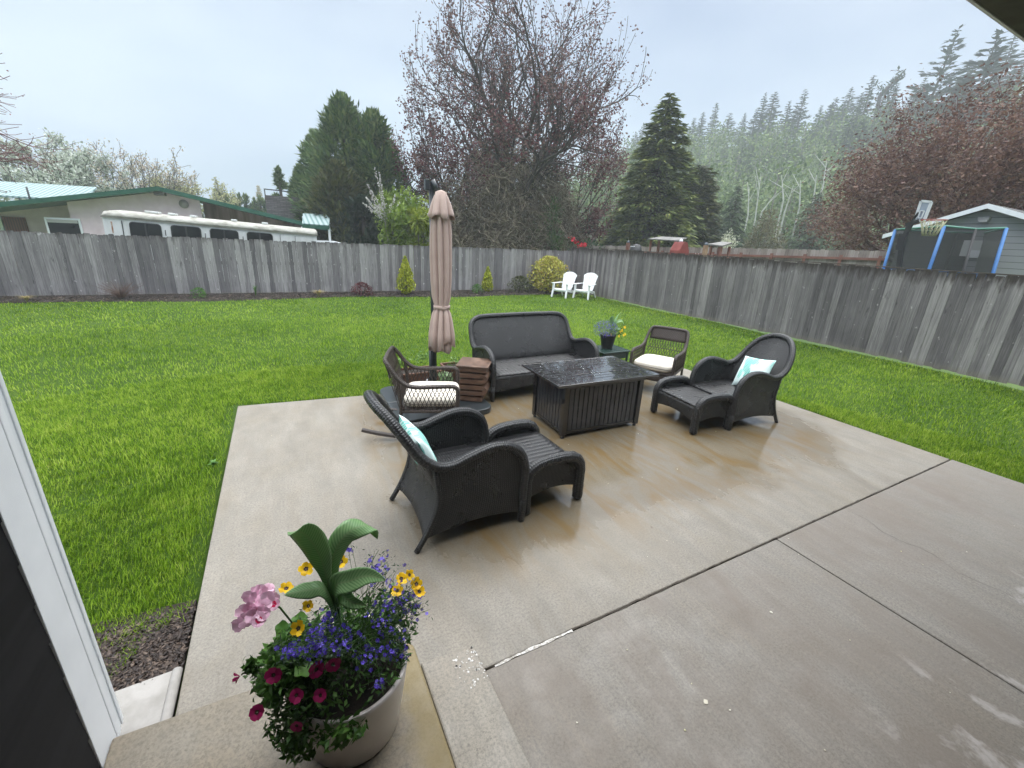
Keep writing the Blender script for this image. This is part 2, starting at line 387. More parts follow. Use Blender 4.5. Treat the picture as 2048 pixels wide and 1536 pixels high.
damp = t2.ramp(t2.noise(t2.coord('Object', (1.4, .7, 1)), 1.7, 6, .65, .5), [(.42, 0.), (.66, .75)])
cc = t2.mix(damp, c2, (.16, .13, .105)); t2.base(t2.mix(spots, cc, (.40, .37, .35)))
_t.base(_c)
def slab(poly, mat, z0=-.11, z1=0., name='patio', bevel=.008):
    o = M().prism(poly, z0, z1).build(name, mat, bevel=bevel); o['kind'] = 'structure'; return o
main_poly = [(-.64, .3), (.39, .3), (.39, 1.60), (.72, 1.60), (.745, 1.447), (6.37, 1.447), (6.36, 5.14), (-.64, 5.87)]
def subdiv_edge(poly): return poly
slab([(-.64, 1.60), (.385, 1.60), (.385, 1.452), (6.372, 1.448), (6.36, 5.14), (-.64, 5.87)], mp1)
slab([(.69, -3), (3.152, -3), (3.162, 1.440), (.69, 1.442)], mp2)
slab([(3.164, -3), (6.45, -3), (6.385, 1.438), (3.172, 1.440)], mp2)
soil = simple('damp_soil', (.012, .009, .006), (.03, .02, .013), .9, 30, .5)
o = M().box((2.9, 1.4, -.075), (7.1, 8.6, .07)).build('soil', soil); o['kind'] = 'structure'
# hairline crack and paint on the joint
rr = random.Random(3)
def ribbon_mesh(pts, w, name, mat, z=.0015, kind='structure', th=0):
    m = M(); L = []; R = []
    for i, p in enumerate(pts):
        a = np.array(pts[max(i-1, 0)]); b = np.array(pts[min(i+1, len(pts)-1)]); d = b-a; d = d/np.linalg.norm(d); nn = np.array([-d[1], d[0]])*w*(rr.uniform(.3, 1))
        L.append((p[0]+nn[0], p[1]+nn[1], z)); R.append((p[0]-nn[0], p[1]-nn[1], z))
    m.grid([[a, b] for a, b in zip(L, R)], smooth=False); o = m.build(name, mat); o['kind'] = kind; return o
dark = simple('crack_dark', (.05, .04, .03), rough=.9)
pts = [(4.12-.004*i+.03*math.sin(i*.7)+rr.uniform(-.01, .01), 1.41-i*.05) for i in range(24)]
ribbon_mesh(pts, .0016, 'pavement_crack', dark)
for k in range(3):
    x0 = .8+k*1.9; pts = [(x0+i*.05, 1.4445+rr.uniform(-.006, .006)) for i in range(36)]
    ribbon_mesh(pts, .007, 'pavement_crack', dark, z=.0022+.0004*k)
paint = NT('white_caulk'); paint.base(paint.ramp(paint.noise(paint.coord('Object'), 60, 3), [(.45, (.62, .60, .57)), (.62, (.30, .27, .23))])).rough(.7)
pts = [(.76+.035*i, 1.443+rr.uniform(-.004, .004)) for i in range(15)]
ribbon_mesh(pts, .010, 'caulk_marking', paint.m, z=.003)
# porch, kerb step and splash block
mp3, t3, c3 = concrete('porch_concrete', (.25, .215, .165), (.22, .16, .09), seed=21, wet=False, streak=(3, 3))
s4 = t3.n('ShaderNodeSeparateXYZ'); t3.t.links.new(t3.coord('Object'), s4.inputs[0])
my = t3.ramp(t3.math('ADD', s4.outputs[0], t3.math('MULTIPLY', t3.noise(t3.coord('Object'), 9, 4), .18)), [(.31, 0.), (.40, 1.)])
t3.base(t3.mix(t3.math('MULTIPLY', my, .7), c3, (.20, .145, .045)))
slab([(-.79, -1.9), (.40, -1.9), (.385, 1.60), (.345, 1.655), (-.40, 1.70), (-.79, 1.71)], mp3, -.1, .17, 'porch_floor', .012)
mp4, t4, c4 = concrete('kerb_concrete', (.31, .28, .235), (.27, .225, .175), seed=33, wet=False, streak=(30, 1.2))
s5 = t4.n('ShaderNodeSeparateXYZ'); t4.t.links.new(t4.coord('Object'), s5.inputs[0])
pm = t4.math('MULTIPLY', t4.ramp(t4.math('SUBTRACT', s5.outputs[1], t4.math('MULTIPLY', t4.noise(t4.coord('Object'), 30, 4), .35)), [(.0, 0.), (1., 1.)]), 1.0)
pm = t4.ramp(t4.math('ADD', pm, t4.math('MULTIPLY', t4.noise(t4.coord('Object'), 26, 5, .7), .5)), [(.80, 0.), (.84, 0.), (.90, 1.)])
pm = t4.math('MULTIPLY', pm, t4.ramp(s5.outputs[1], [(.0, 0.), (1., 0.)])); t4.base(c4)
o = slab([(.41, -1.9), (.70, -1.9), (.69, 1.50), (.655, 1.56), (.41, 1.585)], mp4, -.1, .055, 'step', .008)
flk = M()
for i in range(60):
    u = rr.random()**1.6; x = .685-u*.13; y = 1.555-rr.random()**1.4*.19-(u*.02); s = rr.uniform(.003, .009)
    a0 = rr.uniform(0, 6); poly = [(x+s*rr.uniform(.5, 1.2)*math.cos(a0+k*PI/3), y+s*rr.uniform(.5, 1.3)*math.sin(a0+k*PI/3)) for k in range(6)]
    flk.prism(poly, .0552, .0566)
o = flk.build('paint_flakes', paint.m); tag(o, 'flaked white paint spots on the corner of the concrete step', 'paint', kind='stuff')
sb = thing('splash_block', 'pale concrete splash block with raised rim beside the patio corner', 'splash block', (-.79, 1.95, -.05))
spm = simple('pale_cast_stone', (.24, .225, .205), (.33, .31, .29), .8, 9, .4)
M().prism([(-.30, -.35), (.10, -.35), (.10, .17), (-.30, .15)], -.03, .045).build('slab', spm, sb, bevel=.006)
M().tube([(.118, -.35, .045), (.118, -.1, .045), (.120, .16, .043)], .022, 10).build('rim', spm, sb)
# fallen petals and flecks
pet = leafmat('fallen_petals', [(.62, .60, .25), (.55, .5, .4), (.6, .58, .5)], trans=0)
fm = M()
spots_px = [(1411, 1404, .016), (1460, 1420, .006), (1542, 1224, .009), (1700, 1280, .004), (1295, 1113, .004), (1577, 1077, .005), (1370, 1460, .005), (1900, 1385, .004), (1650, 1500, .004)]
for px, py, s in spots_px:
    q = at(px, py, Z=.003); a0 = rr.uniform(0, 6)
    fm.prism([(q[0]+s*rr.uniform(.5, 1.1)*math.cos(a0+k*PI/3), q[1]+s*rr.uniform(.5, 1.2)*math.sin(a0+k*PI/3)) for k in range(6)], .0005, .0035)
for i in range(46):
    x, y = rr.uniform(-.3, 6), rr.uniform(.3, 5); s = rr.uniform(.002, .005); a0 = rr.uniform(0, 6)
    fm.prism([(x+s*rr.uniform(.5, 1.1)*math.cos(a0+k*PI/3), y+s*rr.uniform(.5, 1.2)*math.sin(a0+k*PI/3)) for k in range(6)], .0005, .003)
tag(fm.build('debris', pet), 'tiny pale yellow petals and flecks scattered over the concrete', 'petals', kind='stuff')

# ------------------------------------------------------------------ mulch
mul = leafmat('bark_mulch', [(.010, .007, .006), (.022, .014, .011), (.042, .028, .022), (.14, .10, .075)], .5, 0, 3, .4)
def mulch(region_fn, n, name, label, s=.022, zf=None):
    r = np.random.default_rng(7); x, y = region_fn(r, n); n = len(x)
    z = (zf(x, y) if zf is not None else -.03+0*x)+r.uniform(0, .012, n)
    a = r.uniform(0, 2*PI, n); L = r.uniform(.5, 1.4, n)*s; w = L*r.uniform(.25, .6, n); t1 = r.uniform(-.5, .5, n); t2_ = r.uniform(-.5, .5, n)
    U = np.stack([np.cos(a)*L, np.sin(a)*L, t1*L], -1); Wv = np.stack([-np.sin(a)*w, np.cos(a)*w, t2_*w], -1); P = np.stack([x, y, z], -1)
    D = np.array([0, 0, .003]); V = np.stack([P-U, P-Wv*.9, P+U, P+Wv, P-U-D, P-Wv*.9-D, P+U-D, P+Wv-D], 1)
    i = np.arange(n)[:, None]*8; F = np.concatenate([i+np.array([q]) for q in ((0, 1, 2, 3), (4, 7, 6, 5), (0, 4, 5, 1), (1, 5, 6, 2), (2, 6, 7, 3), (3, 7, 4, 0))], 0)
    return tag(npmesh(name, V, F, mul), label, 'mulch', kind='stuff')
mulch(lambda r, n: (r.uniform(-1.5, -.66, n), r.uniform(2.1, 2.55, n)), 4500, 'mulch', 'dark bark mulch patch between the grass and the splash block', .018, lambda x, y: -.022+0*x)
o = M().prism([(-1.6, 1.7), (-.66, 1.7), (-.66, 2.62), (-1.2, 2.66), (-1.6, 2.8)], -.1, -.03).build('soil', soil); o['kind'] = 'structure'
bedm = M(); rows = []
for i in range(90):
    x = -16+27.3*i/89; e_ = float(lawn_edge(x)); rows.append([(x, e_-.02, float(lawn_z(x, e_))-.03), (x, e_+.12, .045), (x, (e_+FY)/2, .075), (x, FY, .08)])
o = bedm.grid(rows).build('mulch_bed', soil); o['kind'] = 'structure'
def bed_region(r, n):
    x = r.uniform(-9, 11.3, n); f = r.random(n); return x, lawn_edge(x)+.03+f*(FY-lawn_edge(x)-.05)
mulch(bed_region, 9000, 'mulch', 'dark bark mulch bed running along the back fence', .04, lambda x, y: .035+.04*np.clip((y-lawn_edge(x))/.5, 0, 1))
# weeds at the left patio edge
def tuft(m, x, y, z, n, h, w, lean, r):
    for k in range(n):
        a = r.uniform(0, 2*PI); hh = h*r.uniform(.6, 1.1); l = lean*hh*r.uniform(.3, 1); ww = w*r.uniform(.7, 1.2); dx, dy = math.cos(a), math.sin(a)
        px, py = -dy*ww, dx*ww; m0 = (x+dx*l*.3, y+dy*l*.3, z+hh*.6); t0 = (x+dx*l, y+dy*l, z+hh*(1-.35*lean))
        m.add([(x-px*.6, y-py*.6, z), (x+px*.6, y+py*.6, z), (m0[0]+px, m0[1]+py, m0[2]), (t0[0], t0[1], t0[2]), (m0[0]-px, m0[1]-py, m0[2])], [(0, 1, 2, 4), (4, 2, 3)])

# ------------------------------------------------------------------ fences
def fence_mat(name, cols, topdark=True, h=1.8):
    t = NT(name); isl = t.island(); v = t.coord('Object', (26, 26, 1.0)); v2 = t.coord('Object', (1, 1, 1))
    n = t.noise(v, 2.0, 6, .65, .3); big = t.noise(v2, .9, 4, .6)
    f = t.math('ADD', t.math('MULTIPLY', isl, .30), t.math('ADD', t.math('MULTIPLY', n, .62), t.math('MULTIPLY', big, .26)))
    c = t.ramp(f, [(.34, cols[0]), (.58, cols[1]), (.82, cols[2])])
    kn = t.ramp(t.noise(t.coord('Object', (9, 9, 5)), 1.5, 2, .4), [(.70, 0.), (.76, .6)]); c = t.mix(kn, c, tuple(min(1, x*1.7) for x in cols[2]))
    dk = t.ramp(t.noise(t.coord('Object', (6, 6, 1.5)), 1.8, 3, .6), [(.25, .7), (.36, 0.)]); c = t.mix(dk, c, (.03, .028, .03))
    if topdark:
        s = t.n('ShaderNodeSeparateXYZ'); t.t.links.new(t.coord('Object'), s.inputs[0])
        ed = t.math('ADD', t.math('MULTIPLY', t.math('SUBTRACT', s.outputs[2], h-.38), 2.3), t.math('MULTIPLY', t.math('SUBTRACT', t.noise(t.coord('Object', (9, 9, 2)), 1.4, 4), .5), 1.5))
        c = t.mix(t.ramp(ed, [(.45, 0.), (.95, .85)]), c, (.035, .026, .022))
        lo = t.math('SUBTRACT', t.math('ADD', .5, t.math('MULTIPLY', t.noise(v, 1.5, 3), .5)), t.math('MULTIPLY', s.outputs[2], 4.0))
        c = t.mix(t.ramp(lo, [(.2, 0.), (.6, .45)]), c, (.22, .20, .15))
    t.base(c).rough(.85); t.bump(n, .5, .006); t.b.inputs['Specular IOR Level'].default_value = .2
    return t.m
FM = fence_mat('weathered_cedar', [(.075, .070, .077), (.185, .172, .180), (.38, .365, .365)])
FM2 = fence_mat('weathered_cedar_stained', [(.068, .062, .065), (.165, .152, .155), (.33, .31, .305)])
RAIL = simple('old_rail', (.05, .04, .035), (.09, .07, .06), .85, 6, .3)
def board_fence(name, label, A, B, h, mat, z0=0., wid=.14, gap=.004, seed=1, parts=True, rag=.034, both=True, fall=0.0):
    A = np.array(A, float); B = np.array(B, float); L = np.linalg.norm(B-A); d = (B-A)/L; ang = math.atan2(d[1], d[0])
    t = thing(name, label, 'fence', (A[0], A[1], z0), ang); r = random.Random(seed); m = M(); x = 0
    while x < L-wid*.5:
        w = wid*r.uniform(.82, 1.12); w = min(w, L-x); hh = h+fall*(x/L)+r.uniform(-rag, rag)*.6; yy = r.uniform(-.005, .005); tl = r.uniform(-.004, .004); th = .016
        c = .022; y0 = yy-th/2; y1 = yy+th/2; zb = r.uniform(0, .03)
        P = [(x, zb), (x+w-gap, zb), (x+w-gap+tl, hh-c*r.uniform(.3, 1.2)), (x+w-gap-c+tl, hh), (x+c+tl, hh), (x+tl, hh-c*r.uniform(.3, 1.2))]
        vs = [(a, y0, b) for a, b in P]+[(a, y1, b) for a, b in P]; n = 6
        m.add(vs, [tuple(range(n)), tuple(reversed(range(n, 2*n)))]+[(i, n+i, n+(i+1) % n, (i+1) % n) for i in range(n)]); x += w
    m.build('boards', mat, t)
    return t, L
bf, L1 = board_fence('back_fence', 'weathered grey board fence along the back of the yard in front of the trailer', (-14, FY), (FX, FY), 1.71, FM, seed=5)
for z in (.35, 1.0, 1.55): M().box((L1/2, .05, z), (L1, .04, .09)).build('rail', RAIL, bf)
M().box((L1-.045, -.04, .92), (.09, .06, 1.84)).build('post', FM, bf)
sf, L2 = board_fence('side_fence', 'weathered grey board fence along the right side with dark stained top', (FX, FY), (FX, -4.5), 1.87, FM2, seed=8)
for z in (.35, 1.0, 1.6): M().box((L2/2, .05, z), (L2, .04, .09)).build('rail', RAIL, sf)
M().box((L2/2, .012, 1.89), (L2, .05, .022)).build('cap_strip', RAIL, sf)
# ------------------------------------------------------------------ wicker seating
BW = weave('charcoal_wicker', (.013, .013, .014), (.052, .051, .053), .0135, .28)
BWH = weave('charcoal_open_wicker', (.010, .010, .011), (.036, .036, .038), .017, .30, holes=True)
BR = weave('charcoal_braid', (.012, .012, .013), (.050, .050, .052), .017, .30, .6)
BSEAT = weave('charcoal_seat_weave', (.016, .016, .017), (.066, .064, .066), .020, .30, .35)
PLASTIC = simple('black_foot', (.015, .015, .016), rough=.4)

def seat_shell(t, w, half, zseat, side_mat, sofa=False):
    "half: control points of the rim from the front foot over the arm to the middle of the back (y >= 0)"
    H = catmull(half, 7); k_c = min(range(len(H)), key=lambda i: abs(H[i][0]-half[8][0])+abs(H[i][2]-half[8][2]))
    xf = half[0][0]
    full = [tuple(p) for p in H]+[(p[0], -p[1], p[2]) for p in reversed(H[:-1])]
    fine = catmull(full[::3]+([full[-1]] if (len(full)-1) % 3 else []), 6)
    up = [p for p in fine if p[2] > .20]
    M().tube(up, .037, 14, rope=(4, .05, 55)).build('rim', BR, t)
    xr = half[8][0]
    def rear_x(z): # rear corner: waisted, flaring to the foot
        f = max(0., 1-z/.40); g_ = max(0., (z-.40)/.25); return xr+.02-.17*f**1.6-.03*g_
    def rimz(x):
        best = None
        for i in range(k_c+1):
            if H[i][2] < .4: continue
            dd = abs(H[i][0]-x)
            if best is None or dd < best[0]: best = (dd, H[i][2])
        i = [j for j in range(k_c+1) if H[j][2] >= .4]
        xs = [H[j][0] for j in i]; zs = [H[j][2] for j in i]
        for a in range(len(xs)-1):
            if (xs[a]-x)*(xs[a+1]-x) <= 0 and xs[a] != xs[a+1]: return zs[a]+(zs[a+1]-zs[a])*(x-xs[a])/(xs[a+1]-xs[a])
        return best[1]
    zb = lambda a: .085+.05*math.sin(PI*min(1, max(0, a)))**.8
    for s in (1, -1):
        rows = []
        for ia in range(25):
            a = ia/24; row = []
            for iz in range(13):
                f = iz/12; z = zb(a); zt = .6
                for _ in range(4):
                    zc = z+(zt-z)*f; x = xf-.004-a*(xf-.004-rear_x(zc)); xt = xf-.004-a*(xf-.004-rear_x(zt)); zt = rimz(xt)
                zc = z+(zt-z)*f; row.append((xf-.004-a*(xf-.004-rear_x(zc)), s*w, zc))
            rows.append(row)
        M().grid(rows).build('side_panel', side_mat, t, solid=.012)
        M().tube([(rear_x(z)+.0, s*w*1.0, z) for z in np.linspace(0.0, .62, 14)], .021, 8).build('leg', BR, t)
        M().tube([(xf, s*w, 0), (xf, s*w, .1), (xf, s*w, .26)], [.027, .033, .036], 12, rope=(3, .10, 42)).build('leg', BR, t)
    # back panel
    rear = H[k_c:]; La = [0]
    for i in range(1, len(rear)): La.append(La[-1]+math.dist(rear[i], rear[i-1]))
    top = [(p, 1-La[i]/La[-1]) for i, p in enumerate(rear)]
    cols_ = top[:-1]+[((p[0], -p[1], p[2]), -f) for p, f in reversed(top)]
    rows = []
    for (p, f) in cols_:
        row = []; y0 = w*f
        for iz in range(17):
            q = iz/16; z0 = .085+.05*math.cos(f*PI/2)**.7; z = z0+(p[2]-z0)*q
            if z <= .40: x = rear_x(z); y = y0
            else:
                g_ = (z-.40)/max(.02, p[2]-.40); x = rear_x(.40)+(p[0]-rear_x(.40))*(g_**1.15); y = y0+(p[1]-y0)*(g_**1.4)
            row.append((x, y, z))
        rows.append(row)
    M().grid(rows).build('backrest', BW, t, solid=.014)
    # seat, front apron
    m = M(); rows = []
    xr_ = rear_x(.36)+.01
    for i in range(9):
        x = xr_+(xf+.005-xr_)*i/8; rows.append([(x, y, zseat-.01+.012*math.sin(PI*i/8)) for y in np.linspace(-w+.012, w-.012, 9)])
    rows.append([(xf+.025, y, zseat-.025) for y in np.linspace(-w+.012, w-.012, 9)])
    m.grid(rows); m.build('seat', BSEAT, t, solid=.02)
    rows = []
    for j in range(17):
        y = -w+.02+(2*w-.04)*j/16; b = .13+.05*math.sin(PI*j/16); rows.append([(xf+.022-.0*k, y, b+(zseat-.03-b)*k/6) for k in range(7)])
    M().grid(rows).build('apron', BW, t, solid=.014)

ARM = [(.42, 1, 0), (.42, 1, .3), (.425, 1, .46), (.38, 1, .60), (.27, 1, .68), (.13, 1, .695), (-.02, 1, .66), (-.15, 1, .622), (-.27, 1, .64)]
def chair_half(w):
    h = [(x, w, z) for x, _, z in ARM]
    return h+[(-.37, .97*w, .72), (-.455, .86*w, .85), (-.53, .64*w, .965), (-.585, .34*w, 1.03), (-.60, 0, 1.05)]
def armchair(label, loc, rz, holes):
    t = thing('wicker_armchair', label, 'armchair', loc, rz, 'charcoal wicker armchairs'); seat_shell(t, .35, chair_half(.35), .375, BWH if holes else BW); return t
def ottoman(label, loc, rz):
    t = thing('wicker_ottoman', label, 'ottoman', loc, rz, 'charcoal wicker ottomans'); w = .355; L = .265
    for s in (1, -1):
        p = catmull([(-L, s*w, 0.02), (-L, s*w, .2), (-L+.005, s*w, .33), (-L+.06, s*w, .405), (-L+.17, s*w, .435), (L-.17, s*w, .435), (L-.06, s*w, .405), (L-.005, s*w, .33), (L, s*w, .2), (L, s*w, 0.02)], 10)
        M().tube(p, .047, 14, rope=(3, .09, 42)).build('arm', BR, t)
        for q in (-1, 1): M().tube([(q*L, s*w, 0), (q*L, s*w, .022)], .026, 12).build('foot', PLASTIC, t)
        rows = []
        for j in range(17):
            x = -L+2*L*j/16; e_ = min(1, (1-abs(x)/L)/.28); zt = .33+.09*math.sqrt(max(0, e_*(2-e_))); b = .13+.05*math.sin(PI*j/16)
            rows.append([(x, s*(w-.005), b+(zt-b)*k/8) for k in range(9)])
        M().grid(rows).build('side_panel', BW, t, solid=.012)
    for q in (1, -1):
        rows = []
        for j in range(17):
            y = -w+2*w*j/16; b = .13+.055*math.sin(PI*j/16); rows.append([(q*(L-.0), y, b+(.315-b)*k/6) for k in range(7)])
        M().grid(rows).build('apron', BW, t, solid=.014)
    rows = [[(x, y, .33+.008*math.cos(x*5)) for y in np.linspace(-w+.01, w-.01, 9)] for x in np.linspace(-L-.004, L+.004, 9)]
    M().grid(rows).build('seat', BSEAT, t, solid=.022); return t
armchair('charcoal wicker armchair nearest the flower pot, seen from its side, back to the lawn', (1.04, 2.79, .004), .02, True)
ottoman('charcoal wicker ottoman pushed against the near armchair', (1.785, 2.87, .004), .03)
armchair('charcoal wicker armchair at the right of the fire table, facing left, pillow on its seat', (5.11, 3.27, .004), PI-.10, False)
ottoman('charcoal wicker ottoman in front of the right armchair', (4.43, 3.38, .004), PI-.10)
sofa = thing('wicker_loveseat', 'wide charcoal wicker loveseat behind the fire table', 'loveseat', (3.22, 5.30, .004), -PI/2)
ws = .86; h = [(x, ws, z) for x, _, z in ARM]
h = [(x, y, z*.96) for x, y, z in h]+[(-.345, .995*ws, .70), (-.40, .985*ws, .80), (-.45, .955*ws, .90), (-.48, .86*ws, .965), (-.495, .72*ws, .985), (-.50, .4*ws, .99), (-.50, 0, .992)]
seat_shell(sofa, ws, h, .375, BW)

# pillows
def leaf_print():
    t = NT('leaf_print_fabric'); uv = t.coord('UV'); n = t.n('ShaderNodeVectorMath'); n.operation = 'ADD'
    vo = t.n('ShaderNodeTexVoronoi'); vo.inputs['Scale'].default_value = 6.5; vo.inputs['Randomness'].default_value = .9
    mpn = t.n('ShaderNodeMapping'); mpn.inputs['Rotation'].default_value = (0, 0, .7); mpn.inputs['Scale'].default_value = (1.7, .75, 1); t.t.links.new(uv, mpn.inputs[0]); t.t.links.new(mpn.outputs[0], vo.inputs['Vector'])
    wv = t.n('ShaderNodeTexWave'); wv.inputs['Scale'].default_value = 9; wv.inputs['Distortion'].default_value = 3.5; wv.inputs['Detail'].default_value = 1; t.t.links.new(mpn.outputs[0], wv.inputs['Vector'])
    body = t.ramp(vo.outputs['Distance'], [(.52, 1.), (.58, 0.)])
    hue = t.ramp(vo.outputs['Color'], [(.2, (.10, .42, .36)), (.5, (.22, .60, .52)), (.8, (.42, .74, .68))])
    vein = t.ramp(wv.outputs['Fac'], [(.12, .8), (.25, 0.)])
    leafc = t.mix(vein, hue, (.62, .84, .80)); c = t.mix(body, (.66, .80, .78), leafc)
    t.base(c).rough(.85); t.bump(t.noise(uv, 400, 1), .3, .001); return t.m
LP = leaf_print()
def pillow(label, loc, rot):
    n = 22; m = M(); 
    for sgn in (1, -1):
        P = []
        for i in range(n+1):
            row = []
            for j in range(n+1):
                u = i/n*2-1; v_ = j/n*2-1; th = (max(0, (1-u**2))*max(0, (1-v_**2)))**.42*.075
                pin = 1-.07*(1-u*u)*abs(v_)**2; pin2 = 1-.07*(1-v_*v_)*abs(u)**2
                row.append((u*.215*pin2, v_*.215*pin, sgn*th+.004*math.sin(5*u+3*v_)*(th/.075)))
            P.append(row if sgn > 0 else list(reversed(row)))
        m.grid(P)
    o = m.build('throw_pillow', LP); o.location = loc; o.rotation_euler = rot; o.data.uv_layers[0].data.foreach_get
    return tag(o, label, 'pillow', 'leaf print throw pillows')
# pillow faces: local z is the thin axis
def pillow_rot(fwd, tilt, roll):
    z = Vector((math.cos(fwd)*math.cos(tilt), math.sin(fwd)*math.cos(tilt), math.sin(tilt))); x = Vector((-math.sin(fwd), math.cos(fwd), 0)); y = z.cross(x)
    R = Matrix((x, y, z)).transposed() @ Matrix.Rotation(roll, 3, 'Z'); return R.to_euler()
pillow('mint and white leaf print pillow leaning in the near armchair', (.78, 2.84, .585), pillow_rot(.02, .42, .1))
pillow('mint and white leaf print pillow leaning in the right armchair', (5.27, 3.20, .60), pillow_rot(PI-.12, .5, .13))

# brown open wicker chairs
BN = weave('brown_wicker', (.028, .019, .015), (.088, .064, .053), .018, .42)
BNS = simple('brown_cane', (.026, .018, .015), (.06, .043, .036), .45, 20)
CUSH = simple('ivory_cushion', (.62, .56, .48), (.72, .67, .59), .85, 6, .15, bscale=300)
PIPE = simple('cushion_piping', (.10, .08, .07), rough=.8)
def cushion(m, c, hx, hy, hz, e=.35):
    n = 24; P = []
    for i in range(n+1):
        ph = -PI/2+PI*i/n; row = []
        for j in range(49):
            th = -PI+2*PI*j/48; f = lambda x, k: math.copysign(abs(x)**k, x)
            row.append((c[0]+hx*f(math.cos(ph), .35)*f(math.cos(th), e), c[1]+hy*f(math.cos(ph), .35)*f(math.sin(th), e), c[2]+hz*f(math.sin(ph), .6)*(1+.12*math.cos(th)*math.cos(th))))
        P.append(row)
    m.grid(P)
def brown_chair(label, loc, rz, rocker):
    t = thing('wicker_rocking_chair' if rocker else 'wicker_side_chair', label, 'rocking chair' if rocker else 'chair', loc, rz)
    w = .34 if rocker else .315
    half = [(.33, w, .10), (.335, w, .35), (.34, w, .54), (.32, w, .595), (.27, w, .61), (.1, w, .605), (-.07, w, .60), (-.18, w*.99, .62), (-.27, w*.98, .69), (-.34, w*.94, .79), (-.385, w*.87, .85), (-.40, w*.70, .872), (-.405, 0, .878)]
    H = catmull(half, 7); full = [tuple(p) for p in H]+[(p[0], -p[1], p[2]) for p in reversed(H[:-1])]
    M().tube(full, .024, 10, rope=(3, .18, 60)).build('frame', BN, t)
    # seat rails, legs
    xr = -.24
    for s in (1, -1):
        M().tube([(.33, s*w, .33), (xr, s*w, .33)], .018, 8).build('seat_rail', BN, t)
        M().tube(catmull([(-.27, s*w*.97, .70), (-.255, s*w, .5), (-.25, s*w, .33), (-.29, s*w, .06 if rocker else 0)], 5), .018, 8).build('leg', BN, t)
        M().tube([(.33, s*w, .33), (.335, s*w, .06 if rocker else 0)], .02, 8).build('leg', BN, t)
        # side lattice between seat rail and arm
        m = M(); n = 13
        def ztop(x):
            xs = [p[0] for p in H if p[2] > .5]; zs = [p[2] for p in H if p[2] > .5]
            j = min(range(len(xs)), key=lambda k: abs(xs[k]-x)); return zs[j]
        for k in range(-3, n+1):
            for q in (1, -1):
                x0 = xr+.02+(.56)*k/n; pts = []
                for a in np.linspace(0, 1, 9):
                    x = x0+q*.055*math.sin((a-.5)*PI)*1.0+.055*q*.2*math.sin(a*2*PI)
                    zt = ztop(min(.33, max(xr-.06, x))); z = .33+(zt-.33)*a
                    if x > .325 or x < xr-.02-.14*a*a: continue
                    pts.append((x, s*w+q*.003, z))
                if len(pts) > 2: m.tube(pts, .0042, 5)
        m.build('lattice', BNS, t)
    M().tube([(.33, w, .33), (.33, -w, .33)], .018, 8).build('seat_rail', BN, t)
    M().tube([(xr, w, .33), (xr, -w, .33)], .018, 8).build('seat_rail', BN, t)
    rows = [[(.325, y, .20+.05*math.cos(y/w*PI/2)*0+.13*k/3) for k in range(4)] for y in np.linspace(-w, w, 9)]
    M().grid(rows).build('apron', BN, t, solid=.012)
    rows = [[(x, y, .345) for y in np.linspace(-w+.01, w-.01, 5)] for x in np.linspace(xr, .33, 5)]
    M().grid(rows).build('seat', BN, t, solid=.015)
    # back: woven top band and lattice below
    def bk(y, z):
        f = (z-.35)/.53; return (-.25-.155*f, y*(1-.06*f), z)
    rows = [[bk(y, z) for z in np.linspace(.69, .865-.03*abs(y/w)**4, 5)] for y in np.linspace(-w*.93, w*.93, 13)]
    M().grid(rows).build('back_band', BN, t, solid=.016)
    m = M(); n = 15
    for k in range(-2, n+3):
        for q in (1, -1):
            pts = []
            for a in np.linspace(0, 1, 9):
                y = -w+2*w*k/n+q*.05*math.sin((a-.5)*PI)
                if abs(y) < w*.93: pts.append(bk(y, .38+.32*a))
            if len(pts) > 2: m.tube(pts, .0042, 5)
    m.tube([bk(-w*.95, .56), bk(0, .56), bk(w*.95, .56)], .005, 5); m.build('lattice', BNS, t)
    m = M(); cushion(m, (.06, 0, .41), .30, w-.022, .062); c = m.build('cushion', CUSH, t)
    R = lambda k: (.06+.302*math.copysign(abs(math.cos(k))**.35, math.cos(k)), (w-.016)*math.copysign(abs(math.sin(k))**.35, math.sin(k)), .405)
    M().tube([R(k) for k in np.linspace(0, 2*PI, 60)], .004, 5, cap=False).build('piping', PIPE, c)
    if rocker:
        for s in (1, -1):
            P = [(x, s*w, .03+.09*((x+.02)/.62)**2) for x in np.linspace(-.66, .50, 22)]
            m = M(); [m.bar(P[i], P[i+1], .045, .028) for i in range(len(P)-1)]; m.build('runner', simple('brown_metal', (.05, .04, .036), rough=.5), t)
        t.rotation_euler[1] = 0
    return t
brown_chair('brown open wicker rocking chair with ivory cushion in front of the umbrella base', (1.32, 4.42, .0), -.36, True)
brown_chair('brown open wicker chair with ivory cushion behind the right corner of the fire table', (4.98, 4.52, .004), math.radians(208), False)

